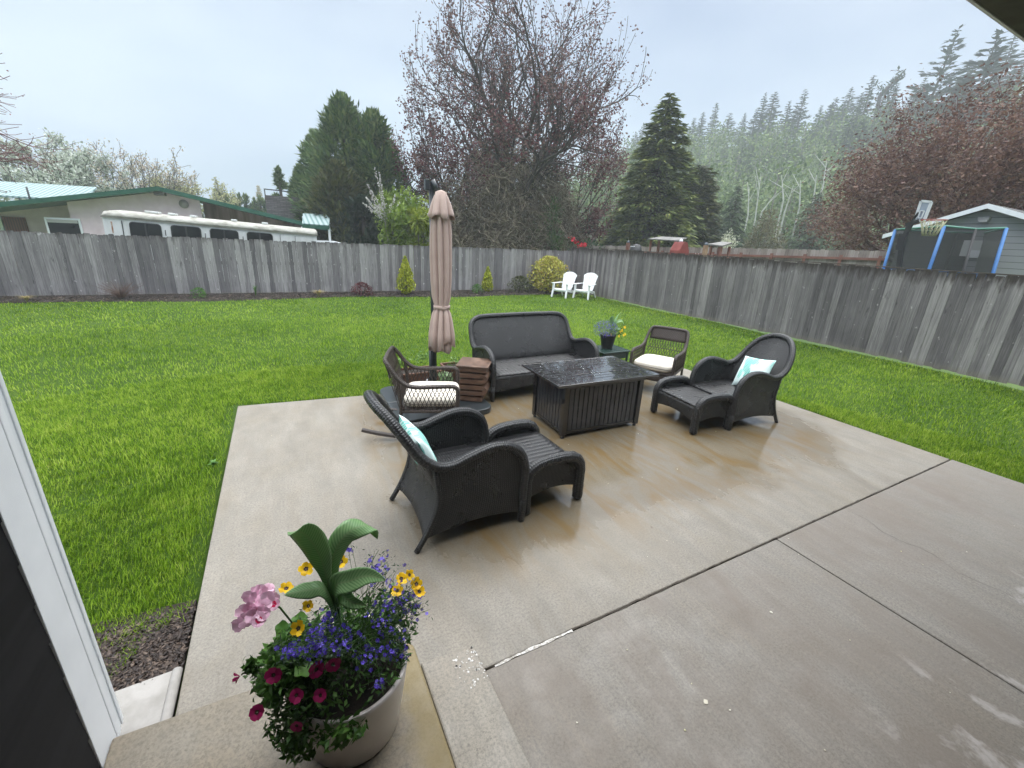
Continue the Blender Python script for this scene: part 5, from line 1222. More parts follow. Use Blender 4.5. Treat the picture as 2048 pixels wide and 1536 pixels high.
# ------------------------------------------------------------------ left blossom trees behind the pink house
def round_tree(name, label, px, py, Y, H, seed, leaf, nl, ls, depth=3, bark=None, L=2.6, n0=6, jit=.12, spread=.6, r0=.16, group=None, nch=5):
    q = at(px, py, Y=Y); t = thing(name, label, 'tree', (q[0], Y, 0), 0, group); r = np.random.default_rng(seed); S = []; tips = []
    S.append((0, 0, 0, 0, 0, H*.28, r0*1.3, r0))
    for k in range(n0):
        a = 2*PI*k/n0+r.uniform(-.3, .3); grow(r, (0, 0, H*.25), (math.cos(a)*.75, math.sin(a)*.75, r.uniform(.35, 1.1)), L, r0*.6, depth, S, tips, spread, nch, .08, 4, .64, .16, .012)
    zt = max(x[2] for x in tips); f = q[2]/zt; S = np.array(S); S[:, [0, 1, 2, 3, 4, 5]] *= f; T = np.array(tips); T[:, :3] *= f
    seg_mesh('trunk', S, bark or BARK, t, 4); tip_leaves('crown', T, nl, jit*f, ls, leaf, r, t, .75); return t
WB = leafmat('white_pear_blossom', [(.20, .25, .17), (.42, .46, .38), (.66, .67, .62)], .7, .3, 1); GRB = simple('grey_bark', (.03, .028, .024), (.075, .068, .06), .9, 9, .3)
round_tree('blossom_tree', 'large white blossoming tree with dark branches at the far left behind the house', 55, 248, 42, 9, 1, WB, 9000, .17, bark=GRB, L=3.2)
round_tree('blossom_tree', 'white blossoming tree leaning right beside the large one, behind the roof', 120, 262, 44, 9, 2, WB, 7000, .17, bark=GRB, L=3.0)
round_tree('blossom_tree', 'pink budded loose tree behind the ridge of the pink house', 255, 286, 44, 9, 3, leafmat('pink_buds', [(.26, .27, .15), (.42, .36, .27), (.58, .48, .43)], .7, .3, 1), 3000, .14, bark=GRB, L=3.2)
round_tree('budding_tree', 'low yellow green budding tree right of the house ridge', 385, 352, 46, 6, 4, leafmat('yellow_buds', [(.22, .24, .10), (.36, .36, .18), (.48, .46, .28)], .7, .3, 1), 4200, .16, bark=GRB, L=2.6)
round_tree('budding_tree', 'low tan budding tree right above the house ridge', 330, 338, 45, 6, 9, leafmat('tan_buds', [(.24, .24, .12), (.40, .38, .22)], .7, .3, 1), 2600, .15, bark=GRB, L=2.4)
tt = thing('bare_plum_branches', 'thin reddish bare branches reaching in from the left edge', 'tree', (-8.2, 16.9, 0)); r = np.random.default_rng(9); S = []; tips = []
S.append((0, 0, 0, .1, 0, 4.7, .16, .12))
for (dx, dz, z) in [(1, .45, 3.7), (1, .15, 3.9), (.8, .7, 4.1), (1, -.1, 4.1), (.2, 1, 4.2), (-.6, .8, 4.0), (1, .3, 4.3)]: grow(r, (.1, 0, z), (dx, r.uniform(-.3, .3), dz), 1.7, .05, 2, S, tips, .7, 6, .03, 4, .62, .15, .006)
seg_mesh('trunk', S, simple('red_bark', (.11, .05, .055), (.19, .10, .10), .8, 9), tt, 4); tip_leaves('crown', tips, 500, .04, .05, leafmat('red_buds', [(.18, .06, .07), (.3, .13, .13)], .6, .2, 2), r, tt, .6)

# red plum at the right
rt = thing('copper_plum_tree', 'wide reddish brown leafed tree behind the grey shed', 'tree', (27.0, 8.6, 0)); r = np.random.default_rng(31); S = []; tips = []
for k in range(13):
    a = 2*PI*k/13; grow(r, (0, 0, .7), (math.cos(a)*.9, math.sin(a)*.9, r.uniform(.15, 1.35)), 3.6, .16, 3, S, tips, .5, 5, .06, 4, .66, .12, .012)
S = np.array(S); T = np.array(tips); f = 9.6/T[:, 2].max(); S[:, [2, 5]] *= f; T[:, 2] *= f; print('copper extents', T[:, 0].min(), T[:, 0].max(), T[:, 1].min(), T[:, 1].max(), T[:, 2].max())
seg_mesh('trunk', S, simple('plum_bark2', (.07, .03, .028), (.13, .07, .06), .9, 6, .3), rt, 4)
COP = leafmat('copper_leaves', [(.045, .022, .019), (.095, .045, .037), (.165, .085, .062), (.23, .135, .09)], .55, .3, .35)
tip_leaves('crown', T, 75000, .42, .14, COP, r, rt, .5)
# ------------------------------------------------------------------ pink house with green roof edge
PKW = simple('pink_stucco', (.66, .52, .57), (.74, .60, .65), .85, 3, .2, bscale=60)
GRN = simple('green_metal', (.012, .075, .045), (.02, .10, .065), .35, 2)
MET = NT('ribbed_roof'); wv = MET.n('ShaderNodeTexWave'); wv.inputs['Scale'].default_value = 1.6; MET.t.links.new(MET.coord('Object'), wv.inputs['Vector'])
MET.base(MET.ramp(wv.outputs['Fac'], [(.1, (.09, .17, .16)), (.3, (.20, .27, .27)), (.9, (.26, .33, .34))])).rough(.65).bump(wv.outputs['Fac'], .5, .03)
ph = thing('pink_house', 'low pink house with dark green roof edge and a stone chimney behind the trailer', 'house', (0, 0, 0))
A = at(315, 374, Y=24); Lf = np.array([-12.2, 24, 1.84]); Rt = at(604, 446, Y=24); Rt2 = np.array([2.6, 24, 2.12])
rd = .16
def gable_band(P, y0, y1, th, name, mat, lift=0.0):
    m = M()
    for a, b in zip(P[:-1], P[1:]):
        vs = [(a[0], y0, a[2]+lift-th), (b[0], y0, b[2]+lift-th), (b[0], y0, b[2]+lift), (a[0], y0, a[2]+lift)]; vs += [(x, y1, z) for x, _, z in vs]
        m.add(vs, [(0, 1, 2, 3), (7, 6, 5, 4), (0, 4, 5, 1), (3, 2, 6, 7), (0, 3, 7, 4), (1, 5, 6, 2)])
    return m.build(name, mat, ph)
roofline = [Lf, A, Rt2]
gable_band(roofline, 24.0, 24.06, .17, 'roof_fascia', GRN, .03); gable_band(roofline, 24.06, 36, .10, 'roof', MET.m, .0)
wl = M(); wy = 24.7; ridge_z = A[2]-.15
sl = (A[2]-Lf[2])/(A[0]-Lf[0]); sr = (A[2]-Rt2[2])/(Rt2[0]-A[0])
wl_x0 = at(140, 430, Y=wy)[0]; wr_x = at(405, 440, Y=wy)[0]
zr = lambda x: (A[2]-.14-(A[0]-x)*sl) if x < A[0] else (A[2]-.14-(x-A[0])*sr)
wl.prism([(wl_x0, 0), (wr_x, 0), (wr_x, zr(wr_x)), (A[0], zr(A[0])), (wl_x0, zr(wl_x0))], 0, .15)
wl.V = [(x, wy+z, y) for x, y, z in wl.V]; wl.build('wall', PKW, ph)
for (x0, x1, yy, mt, nm) in ((-12, wl_x0, 26.2, PKW, 'wall'), (wr_x, 2.2, 25.8, simple('tan_boards', (.13, .085, .06), (.30, .22, .19), .8, 1.5, stretch=(2, 1, .2)), 'porch_wall')):
    m = M(); m.prism([(x0, 0), (x1, 0), (x1, zr(x1)), (x0, zr(x0))], 0, .12); m.V = [(x, yy+z, y) for x, y, z in m.V]; m.build(nm, mt, ph)
M().box((wl_x0+.06, 25.5, 1.2), (.12, 1.5, 2.4)).build('wall', PKW, ph)
GLS = simple('dark_glass', (.006, .007, .009), (.014, .016, .019), .1, 1, spec=.3)
wa = at(88, 434, Y=wy); wb = at(160, 437, Y=wy); wz = wa[2]; f = M(); cx = (wa[0]+wb[0])/2; ww_ = wb[0]-wa[0]
f.box((cx, wy-.02, wz-.55), (ww_, .06, 1.1)); fr = f.build('window', WT, ph); M().box((cx, wy-.055, wz-.56), (ww_-.14, .02, .96)).build('pane', GLS, fr); M().box((cx, wy-.07, wz-.13), (ww_-.16, .02, .12)).build('blind', simple('blind', (.4, .4, .38), rough=.8), fr)
da = at(4, 434, Y=26.15); db = at(50, 436, Y=26.15); dm = NT('brown_door'); wv = dm.n('ShaderNodeTexWave'); wv.inputs['Scale'].default_value = 4; dm.t.links.new(dm.coord('Object'), wv.inputs['Vector']); dm.base(dm.ramp(wv.outputs['Fac'], [(.1, (.06, .015, .008)), (.6, (.16, .045, .025))])).rough(.5)
M().box(((da[0]+db[0])/2, 26.14, da[2]-1.0), (db[0]-da[0], .08, 2.05)).build('door', dm.m, ph); M().box((da[0]-.08, 26.14, da[2]-1.0), (.10, .1, 2.1)).build('door_frame', WT, ph)
q = at(368, 408, Y=wy); M().lathe([(0, 0), (.16, 0), (.18, .02), (0, .03)], 16).build('vent', simple('vent', (.35, .32, .32)), ph).matrix_world = Matrix.Translation((q[0], wy-.03, q[2])) @ Matrix.Rotation(PI/2, 4, 'X')
q = at(320, 388, Y=24.4); M().box((q[0], 24.4, q[2]), (.35, .5, .12)).build('eave_lamp', simple('lamp_grey', (.15, .14, .14)), ph)
ck = NT('chimney_stone'); bt = ck.n('ShaderNodeTexBrick'); bt.inputs['Scale'].default_value = 1.0; bt.inputs['Brick Width'].default_value = .30; bt.inputs['Row Height'].default_value = .09; bt.inputs['Mortar Size'].default_value = .012
bt.inputs['Color1'].default_value = (.075, .065, .065, 1); bt.inputs['Color2'].default_value = (.14, .125, .125, 1); bt.inputs['Mortar'].default_value = (.05, .045, .045, 1); ck.t.links.new(ck.coord('UV'), bt.inputs['Vector']); ck.base(bt.outputs['Color']).rough(.9)
ca = at(529, 390, Y=28.5); cb = at(605, 390, Y=28.5); c1 = at(529, 378, Y=28.5)
M().box(((ca[0]+cb[0])/2, 28.9, ca[2]/2), (cb[0]-ca[0], .8, ca[2])).build('chimney', ck.m, ph)
IR = simple('dark_iron', (.02, .02, .022), rough=.5)
m = M()
for x in (ca[0]+.03, cb[0]-.03): m.bar((x, 28.5, ca[2]-.02), (x, 28.5, c1[2]), .05)
m.bar((ca[0], 28.5, c1[2]), (cb[0], 28.5, c1[2]-.06), .05); m.build('chimney_frame', IR, ph)
# second wing roof, far left, and the carport
a = at(0, 374, Y=34); b = at(150, 383, Y=32); m = M(); m.add([(a[0]-3, 34, a[2]+.2), (b[0]+.4, 34, b[2]+.35), (b[0]+.8, 30, 2.9), (a[0]-3, 30, 2.9)], [(0, 1, 2, 3)]); m.build('wing_roof', MET.m, ph, solid=.08)
q = at(42, 372, Y=29); M().tube([(q[0], 29.5, 2.5), (q[0], 29.5, q[2])], .04, 6).build('vent_pipe', IR, ph)
cp = thing('carport', 'small carport with ribbed pale metal roof right of the chimney', 'carport', (0, 0, 0)); a = at(606, 428, Y=23.9); b = at(660, 430, Y=23.9); c = at(604, 448, Y=21.6); d = at(658, 452, Y=21.6)
M().add([tuple(a), tuple(b), tuple(d), tuple(c)], [(0, 1, 2, 3)]).build('roof', MET.m, cp, solid=.06)
M().bar(tuple(c+np.array([0, 0, -.08])), tuple(d+np.array([0, 0, -.08])), .12, .14).build('gutter', GRN, cp)
for q in (c, d, a, b): M().bar((q[0], q[1]+.1, 0), (q[0], q[1]+.1, q[2]-.1), .09).build('post', WT, cp)
# truck roof
tr_ = thing('parked_truck', 'white pickup truck mostly hidden behind the trailer end, only its roof showing', 'truck', tuple(at(648, 490, Y=22.5)*np.array([1, 1, 0])))
WC = simple('white_car_paint', (.72, .73, .75), rough=.2, coat=.5)
h0 = at(650, 480.5, Y=22.5)[2]
def extr(m, prof, y0, y1):
    n = len(prof); vs = [(x, y0, z) for x, z in prof]+[(x, y1, z) for x, z in prof]
    m.add(vs, [tuple(range(n)), tuple(reversed(range(n, 2*n)))]+[(i, n+i, n+(i+1) % n, (i+1) % n) for i in range(n)])
m = M(); extr(m, [(-2.7, .45), (2.4, .45), (2.5, .7), (2.4, 1.05), (1.35, 1.15), (.65, h0-.06), (.35, h0), (-.75, h0), (-.95, h0-.08), (-1.05, 1.1), (-2.7, 1.1)], -.85, .85); m.build('body', WC, tr_, bevel=.05, seg=3)
m = M(); extr(m, [(.68, 1.16), (.50, h0-.10), (-.70, h0-.10), (-.92, 1.16)], -.862, .862); m.build('side_window', GLS, tr_)
for x in (-1.7, 1.6):
    for y in (-.8, .8):
        w_ = M(); w_.tube([(x, y-.1, .36), (x, y+.1, .36)], .36, 20); w_.build('wheel', simple('tyre', (.02, .02, .02), rough=.8), tr_)

# ------------------------------------------------------------------ white trailer
tl = thing('horse_trailer', 'long white trailer with four dark windows and a grimy rounded roof behind the back fence', 'trailer', (0, 0, 0))
TW_ = NT('dirty_white'); n = TW_.noise(TW_.coord('Object', (2, 2, .5)), 2, 5, .65); TW_.base(TW_.ramp(n, [(.3, (.50, .51, .49)), (.5, (.66, .67, .67)), (.7, (.72, .73, .74))])).rough(.4)
TG = NT('grimy_roof'); n = TG.noise(TG.coord('Object', (1.3, 1, 3)), 2.2, 6, .65); TG.base(TG.ramp(n, [(.28, (.12, .115, .095)), (.46, (.30, .29, .25)), (.7, (.50, .49, .45))])).rough(.6)
Pa = at(198, 418, Y=18.1); Pb = at(633, 460, Y=18.1); Lt = Pb[0]-Pa[0]; tilt = math.atan2(Pb[2]-Pa[2], Lt); tl.location = (Pa[0], 18.1, Pa[2]); tl.rotation_euler = (0, -tilt, 0)
LT = math.hypot(Lt, Pb[2]-Pa[2]); wy_ = 2.3; rr0 = .17; dep = wy_
prof = [(0, -2.0), (0, -.20), (0, -.14), (.03, -.08), (.09, -.03), (.18, 0), (dep/2, .03), (dep-.18, 0), (dep-.09, -.03), (dep, -.14), (dep, -2.0)]
m = M(); bodyp = [(0.04, -2.0), (0.04, -.20), (dep-.04, -.20), (dep-.04, -2.0)]; vs = [(0.0+.02, y, z) for y, z in bodyp]+[(LT, y, z) for y, z in bodyp]; m.add(vs, [(0, 1, 2, 3), (7, 6, 5, 4), (0, 4, 5, 1), (1, 5, 6, 2), (2, 6, 7, 3), (3, 7, 4, 0)]); m.build('body', TW_.m, tl, bevel=.02)
rows = []
for x, dz, dy in [(0.0, -.14, .05), (.05, -.05, .02), (.25, 0, 0), (1.5, .0, 0), (LT*.5, .0, 0), (LT*.8, 0, 0), (LT-.02, 0, 0), (LT+.03, -.05, .03)]: rows.append([(x, y+(dy if y < dep/2 else -dy), max(-.19, z+dz)) for y, z in prof[1:-1]])
m = M(); m.grid(rows); m.add(rows[0], [tuple(range(len(rows[0])))]); m.add(rows[-1], [tuple(reversed(range(len(rows[-1]))))]); m.build('roof', TG.m, tl, solid=.01)
M().box((LT/2, .02, -.205), (LT, .045, .03)).build('roof_trim', simple('grey_seal', (.16, .15, .13), (.3, .29, .26), .6, 3), tl)
def local(px, py): q = at(px, py, Y=18.14); v = np.array(q)-np.array(tl.location); c, s = math.cos(tilt), math.sin(tilt); return v[0]*c+v[2]*s, -v[0]*s+v[2]*c
for k, (a0, a1, t0) in enumerate([(259, 320, 444), (342, 400, 450.5), (420, 475, 457.5), (494, 544, 464)]):
    x0, z0 = local(a0, t0); x1, _ = local(a1, t0); wz_ = .62; cx = (x0+x1)/2; hw_ = (x1-x0)/2; rr_ = .09; P = []
    for cxx, czz, b0 in ((hw_-rr_, wz_/2-rr_, 0), (-hw_+rr_, wz_/2-rr_, PI/2), (-hw_+rr_, -wz_/2+rr_, PI), (hw_-rr_, -wz_/2+rr_, 3*PI/2)):
        for j in range(6): b_ = b0+PI/2*j/5; P.append((cx+cxx+rr_*math.cos(b_), z0-wz_/2+czz+rr_*math.sin(b_)))
    m = M(); extr(m, P, .020, .05); w_ = m.build('window', GLS, tl); M().box((cx, .014, z0-wz_/2), (.05, .012, wz_-.02)).build('window_bar', IR, w_)
    m = M(); n_ = len(P); m.add([(x, .012, z) for x, z in P]+[(cx+(x-cx)*1.045, .012, z0-wz_/2+(z-z0+wz_/2)*1.05) for x, z in P], [(i, (i+1) % n_, n_+(i+1) % n_, n_+i) for i in range(n_)]); m.build('window_frame', simple('window_rubber', (.04, .04, .04), rough=.5), w_, solid=.02)
for px, s_ in ((300, .22), (382, .10), (465, .10), (528, .12), (340, .13)):
    x, _ = local(px, 430); M().box((x, .55, .06), (s_*1.6, .5, .06)).build('roof_vent', TW_.m, tl, bevel=.015)
for px in (560, 590): x, _ = local(px, 470); M().box((x, .034, -.75), (.014, .02, .95)).build('seam', IR, tl)
x, _ = local(243, 440); M().box((x, .03, -.7), (.02, .03, .85)).build('seam', IR, tl)
x, _ = local(222, 450); m = M(); m.box((x+.02, .035, -.5), (.035, .012, .34)); m.build('rust_streak', simple('rust', (.30, .12, .05), (.5, .4, .33), .8, 9), tl)
for px in (331, 410, 485): x, z = local(px, 462); M().tube([(x, .02, -.45), (x, -.0, -.47), (x, -.0, -.60), (x, .02, -.62)], .012, 6).build('handle', IR, tl)
for x in (2.6, 3.5): M().tube([(x, .05, -2.0), (x, .3, -2.0)], .36, 20).build('wheel', simple('tyre2', (.02, .02, .02), rough=.8), tl)

# ------------------------------------------------------------------ grey shed, trampoline, hoop
sh = thing('grey_shed', 'grey sided shed with a white gable trim behind the trampoline', 'shed', (0, 0, 0)); SX = 17.0
SD = NT('grey_lap_siding'); sx_ = SD.n('ShaderNodeSeparateXYZ'); SD.t.links.new(SD.coord('Object'), sx_.inputs[0]); lap = SD.math('FRACT', SD.math('MULTIPLY', sx_.outputs[2], 6.2))
SD.base(SD.mix(SD.math('LESS_THAN', lap, .08), (.30, .305, .32), (.10, .10, .105))).rough(.75); SD.bump(lap, .6, .015)
R0 = at(1977, 407, X=SX); E0 = at(1766, 469, X=SX); slp = (R0[2]-E0[2])/(E0[1]-R0[1]); yr = R0[1]-(E0[1]-R0[1])
def gp(y): return R0[2]-abs(y-R0[1])*slp
m = M()
for a, b in ((E0[1], R0[1]), (R0[1], yr)):
    vs = [(SX, a, gp(a)-.12), (SX, b, gp(b)-.12), (SX, b, gp(b)), (SX, a, gp(a))]; vs += [(SX+.05, y, z) for _, y, z in vs]; m.add(vs, [(0, 1, 2, 3), (7, 6, 5, 4), (0, 4, 5, 1), (3, 2, 6, 7), (0, 3, 7, 4), (1, 5, 6, 2)])
m.build('fascia', WT, sh)
m = M()
for a, b in ((E0[1], R0[1]), (R0[1], yr)):
    vs = [(SX+.05, a, gp(a)-.08), (SX+.05, b, gp(b)-.08), (SX+.05, b, gp(b)), (SX+.05, a, gp(a))]; vs += [(SX+5, y, z) for _, y, z in vs]; m.add(vs, [(0, 1, 2, 3), (7, 6, 5, 4), (0, 4, 5, 1), (3, 2, 6, 7), (0, 3, 7, 4), (1, 5, 6, 2)])
m.build('roof', simple('shed_shingles', (.05, .05, .05), (.09, .09, .09), .9, 8), sh)
y0, y1 = E0[1]-.35, yr+.35; m = M(); P = [(y0, 0), (y1, 0), (y1, gp(y1)-.1), (R0[1], gp(R0[1])-.1), (y0, gp(y0)-.1)]; n_ = 5
m.add([(SX+.3, y, z) for y, z in P]+[(SX+4.8, y, z) for y, z in P], [tuple(range(n_)), tuple(reversed(range(n_, 2*n_)))]+[(i, n_+i, n_+(i+1) % n_, (i+1) % n_) for i in range(n_)]); m.build('wall', SD.m, sh)
q = at(1968, 438, X=SX+.2); m = M(); m.box((SX+.22, q[1], q[2]), (.12, .22, .09)); m.box((SX+.15, q[1]-.03, q[2]-.06), (.16, .16, .05)); m.build('wall_lamp', simple('lamp_body', (.28, .28, .28)), sh)
a = at(1906, 480, X=SX+.25); b = at(1990, 515, X=SX+.25); M().box((SX+.27, (a[1]+b[1])/2, (a[2]+b[2])/2), (.04, abs(a[1]-b[1]), abs(a[2]-b[2]))).build('window', simple('pale_window', (.55, .56, .56), (.62, .63, .62), .3, 2), sh)
a = at(1945, 508, X=SX+.2); M().box((SX+.235, a[1], a[2]), (.01, .25, .2)).build('window_sticker', WT, sh)

tp_ = thing('trampoline', 'trampoline with dark net enclosure and blue padded poles beside the grey shed', 'trampoline', (0, 0, 0))
BLP = simple('blue_pad', (.03, .13, .36), (.045, .17, .42), .5, 3); BPW = simple('grey_tube', (.35, .37, .4), rough=.4)
NETM = NT('net_mesh'); NETM.base((.035, .037, .036)).rough(.9); tz = NETM.n('ShaderNodeBsdfTransparent'); mx = NETM.n('ShaderNodeMixShader'); mx.inputs[0].default_value = .30; NETM.t.links.new(NETM.b.outputs[0], mx.inputs[1]); NETM.t.links.new(tz.outputs[0], mx.inputs[2]); NETM.t.links.new(mx.outputs[0], NETM.out.inputs['Surface'])
TX = 14.2
poles = [((1791, 459), (1768, 535), TX+.3), ((1889, 452), (1857, 542), TX-.25), ((1952, 458), (1925, 548), TX-.1), ((2013, 456), (1985, 549), TX+.3)]
tops = []; bots = []
for k, (a, b, x) in enumerate(poles):
    A_ = at(*a, X=x); B_ = at(*b, X=x); tops.append(A_); bots.append(B_)
    d_ = (A_-B_); base = B_-d_/d_[2]*(B_[2]-.02)
    mt = IR if k == 2 else BLP
    M().tube([tuple(base), tuple(A_)], .026 if k == 2 else .036, 10).build('pole', mt, tp_)
ctr = (tops[0]+tops[3])/2+np.array([1.15, 0, 0])
ex = [2*ctr-tops[1], 2*ctr-tops[2]]; exb = [2*((bots[0]+bots[3])/2+np.array([1.15, 0, 0]))-bots[1], 2*((bots[0]+bots[3])/2+np.array([1.15, 0, 0]))-bots[2]]
for a_, b_ in zip(ex, exb): a_[2] = tops[1][2]; b_[2] = bots[1][2]; M().tube([(b_[0], b_[1], .02), tuple(a_)], .03, 10).build('pole', IR, tp_)
ring_t = [tops[0], tops[1], tops[2], tops[3], ex[0], ex[1]]; ring_b = [bots[0], bots[1], bots[2], bots[3], exb[0], exb[1]]
for k, b_ in enumerate(ring_b): b_[2] = 1.74
m = M(); m.grid([[tuple(b_), tuple((a_+b_)/2), tuple(a_)] for a_, b_ in zip(ring_t+[ring_t[0]], ring_b+[ring_b[0]])], smooth=False); m.build('net', NETM.m, tp_)
m = M(); m.tube([tuple(x) for x in ring_t]+[tuple(ring_t[0])], .022, 8); m.build('net_rim', simple('green_edge', (.08, .22, .17), rough=.6), tp_)
m = M(); m.tube([tuple(x) for x in ring_b]+[tuple(ring_b[0])], .05, 8); m.build('frame_pad', BLP, tp_)
M().add([tuple(x) for x in ring_b], [tuple(range(6))]).build('mat', IR, tp_, solid=.02)

bk_ = thing('basketball_hoop', 'portable basketball hoop with grey backboard and red rim above the trampoline', 'basketball hoop', (0, 0, 0)); HX = 13.3
g = lambda px, py, x=HX: at(px, py, X=x)
a, b, c, d = g(1843, 402), g(1863, 404), g(1848, 442), g(1830, 440)
bd = M(); bd.add([tuple(a), tuple(b), tuple(c), tuple(d)], [(0, 1, 2, 3)]); bd.build('backboard', simple('acrylic_grey', (.22, .26, .32), (.28, .32, .38), .25, 3), bk_, solid=.03)
m = M()
for p_, q_ in ((a, b), (b, c), (c, d), (d, a)): m.bar(tuple(p_), tuple(q_), .05, .05)
m.build('backboard_frame', simple('light_grey', (.55, .57, .6)), bk_)
m = M(); o_ = (a+b+c+d)/4; sq = [o_+(v_-o_)*.38+(c-b)*.18 for v_ in (a, b, c, d)]
for p_, q_ in zip(sq, sq[1:]+sq[:1]): m.bar(tuple(p_+np.array([-.03, 0, 0])), tuple(q_+np.array([-.03, 0, 0])), .025, .02)
m.build('target_square', simple('light_grey2', (.6, .62, .65)), bk_)
j = (c+d)/2; m = M()
for p_, q_, w_ in ((j, g(1812, 450), .07), (g(1838, 425), g(1818, 452), .05), (g(1822, 446), g(1806, 480), .09), (g(1806, 480), g(1797, 540), .09), (g(1808, 468), g(1800, 500), .14)): m.bar(tuple(p_), tuple(q_), w_)
e_ = g(1797, 540); m.bar(tuple(e_), (e_[0], e_[1]+.1, .1), .09); m.box((e_[0], e_[1], .08), (.8, .6, .16)); m.build('pole', IR, bk_)
rc = g(1868, 440); m = M(); m.tube([(rc[0]+.23*math.cos(t), rc[1]+.23*math.sin(t), rc[2]) for t in np.linspace(0, 2*PI, 25)], .010, 6, cap=False); m.bar(tuple(c+np.array([0, 0, .02])), (rc[0], rc[1]+.22, rc[2]), .06, .05); m.build('rim', simple('red_rim', (.30, .07, .05), rough=.4), bk_)
m = M()
for k in range(12):
    t0 = 2*PI*k/12
    for s_ in (1, -1): m.tube([(rc[0]+.23*math.cos(t0), rc[1]+.23*math.sin(t0), rc[2]-.01), (rc[0]+.16*math.cos(t0+s_*.35), rc[1]+.16*math.sin(t0+s_*.35), rc[2]-.2), (rc[0]+.12*math.cos(t0+s_*.1), rc[1]+.12*math.sin(t0+s_*.1), rc[2]-.34)], .007, 4)
m.build('net', simple('yellow_net', (.40, .39, .25)), bk_)

# ------------------------------------------------------------------ neighbour's rail fence and garden things
RF1 = np.array([14.6, 20.2]); RF2 = np.array([19.5, 7.9])
nf, L3 = board_fence('neighbour_fence', 'pale board fence with reddish rails and posts beyond the side fence', RF1, RF2, 1.93, fence_mat('pale_cedar', [(.12, .10, .09), (.25, .215, .195), (.40, .36, .33)], False), seed=12, wid=.15, fall=.37)
RED = simple('red_stained_wood', (.14, .055, .04), (.22, .10, .075), .8, 5)
def nfh(x): return 1.93+.37*x/L3
m = M(); m.bar((L3*.25, -.06, nfh(L3*.25)-.30), (L3, -.06, nfh(L3)-.30), .07, .09); m.build('rail', RED, nf)
M().bar((0, -.06, .5), (L3, -.06, .5), .07, .09).build('rail', RED, nf)
for k in range(9): x = L3*(.28+.70*k/8); M().box((x, -.075, (nfh(x)-.18)/2), (.10, .10, nfh(x)-.18)).build('post', RED, nf)
for px, py, lab in ((1257, 482, 'small wooden post with a round cap left of the tall spruce base'), (1413, 486, 'small tan wooden post with a round cap right under the shorter spruce')):
    q = at(px, py, X=14.4); t = thing('garden_post', lab, 'post', (14.4, q[1], 0)); M().box((0, 0, (q[2]-.08)/2), (.13, .13, q[2]-.08)).build('post_shaft', RED if px < 1300 else simple('tan_wood', (.25, .15, .09), (.35, .23, .14)), t); M().lathe([(0, 0), (.07, 0), (.075, .04), (.04, .09), (0, .1)], 12, (0, 0, q[2]-.08)).build('cap', simple('lamp_cap', (.10, .12, .14)), t)
def shelter(px0, px1, ptop, X, lab, hgt=.0):
    a = at(px0, ptop, X=X); b = at(px1, ptop+4, X=X); t = thing('garden_shelter', lab, 'shelter', (X, (a[1]+b[1])/2, 0)); hy_ = abs(a[1]-b[1])/2; z = (a[2]+b[2])/2; GW = simple('grey_roof_boards', (.13, .125, .12), (.22, .21, .2), .85, 6)
    M().add([(-.35, -hy_, z-.16), (-.35, hy_, z-.12), (.35, hy_-.1, z), (.35, -hy_+.1, z-.03)], [(0, 1, 2, 3)]).build('roof', GW, t, solid=.05)
    for sx in (-.25, .25):
        for sy in (-hy_+.12, hy_-.12): M().box((sx, sy, z/2-.08), (.08, .08, z-.16)).build('post', RED, t)
shelter(1308, 1366, 472, 15.5, 'low garden shelter with grey roof boards in front of the spruces')
shelter(1428, 1458, 482, 15.8, 'smaller garden shelter with a grey roof right of the spruces')
q = at(1362, 483, X=14.9); t = thing('red_playhouse', 'small red pitched object with a pale knob beside the garden shelter', 'playhouse', (14.9, q[1], 0))
m = M(); extr(m, [(-.3, 0), (.3, 0), (.28, 1.95), (.1, q[2]-.02), (-.1, q[2]-.02), (-.28, 1.95)], -.25, .25); m.build('body', simple('faded_red', (.20, .035, .03), (.27, .06, .05), .5, 4), t); M().lathe([(0, 0), (.09, 0), (.07, .08), (.02, .12), (0, .12)], 12, (0, 0, q[2]-.02)).build('knob', WT, t)
q = at(1273, 488, X=14.0); t = thing('barbecue', 'small black covered grill with a pale handle poking above the side fence', 'grill', (14.0, q[1], 0)); M().lathe([(0, 1.3), (.25, 1.35), (.28, 1.6), (.27, 1.85), (.18, q[2]-.03), (0, q[2])], 16).build('hood', IR, t); M().box((-.2, 0, 2.02), (.03, .25, .03)).build('handle', WT, t)
for sx in (-.15, .15):
    for sy in (-.15, .15): M().bar((sx, sy, 0), (sx, sy, 1.4), .03).build('leg', IR, t)
bush('flower_bush', 'pink and white flowering plant just over the side fence top', 1408, 500, 10.6, .35, leafmat('pink_white_flowers', [(.10, .16, .06), (.5, .35, .38), (.62, .58, .56)], .6, .3, 4), 700, .08, 21, bot=1.0)
bush('flower_bush', 'white flowering loose bush right of the shorter spruce', 1460, 452, 21.5, .85, leafmat('cream_blossom', [(.30, .34, .20), (.55, .56, .42), (.70, .70, .62)], .6, .3, 2), 1600, .17, 22)
HZ1 = leafmat('fir_green', [(.025, .045, .022), (.05, .085, .035), (.085, .125, .05)], .6, .12, .4)
bush('woodland_bush', 'brown olive bush in front of the foggy wood', 1545, 408, 23, 2.0, leafmat('brown_olive', [(.05, .05, .022), (.11, .10, .045), (.19, .165, .08)], .6, .2, .6), 3600, .28, 23, D=.2)
bush('woodland_bush', 'dark green bush below the foggy wood beside the copper tree', 1700, 452, 20, 1.6, leafmat('dk_bush', [(.02, .035, .02), (.045, .07, .035), (.08, .11, .05)], .6, .2, .6), 2600, .25, 24, D=.2)
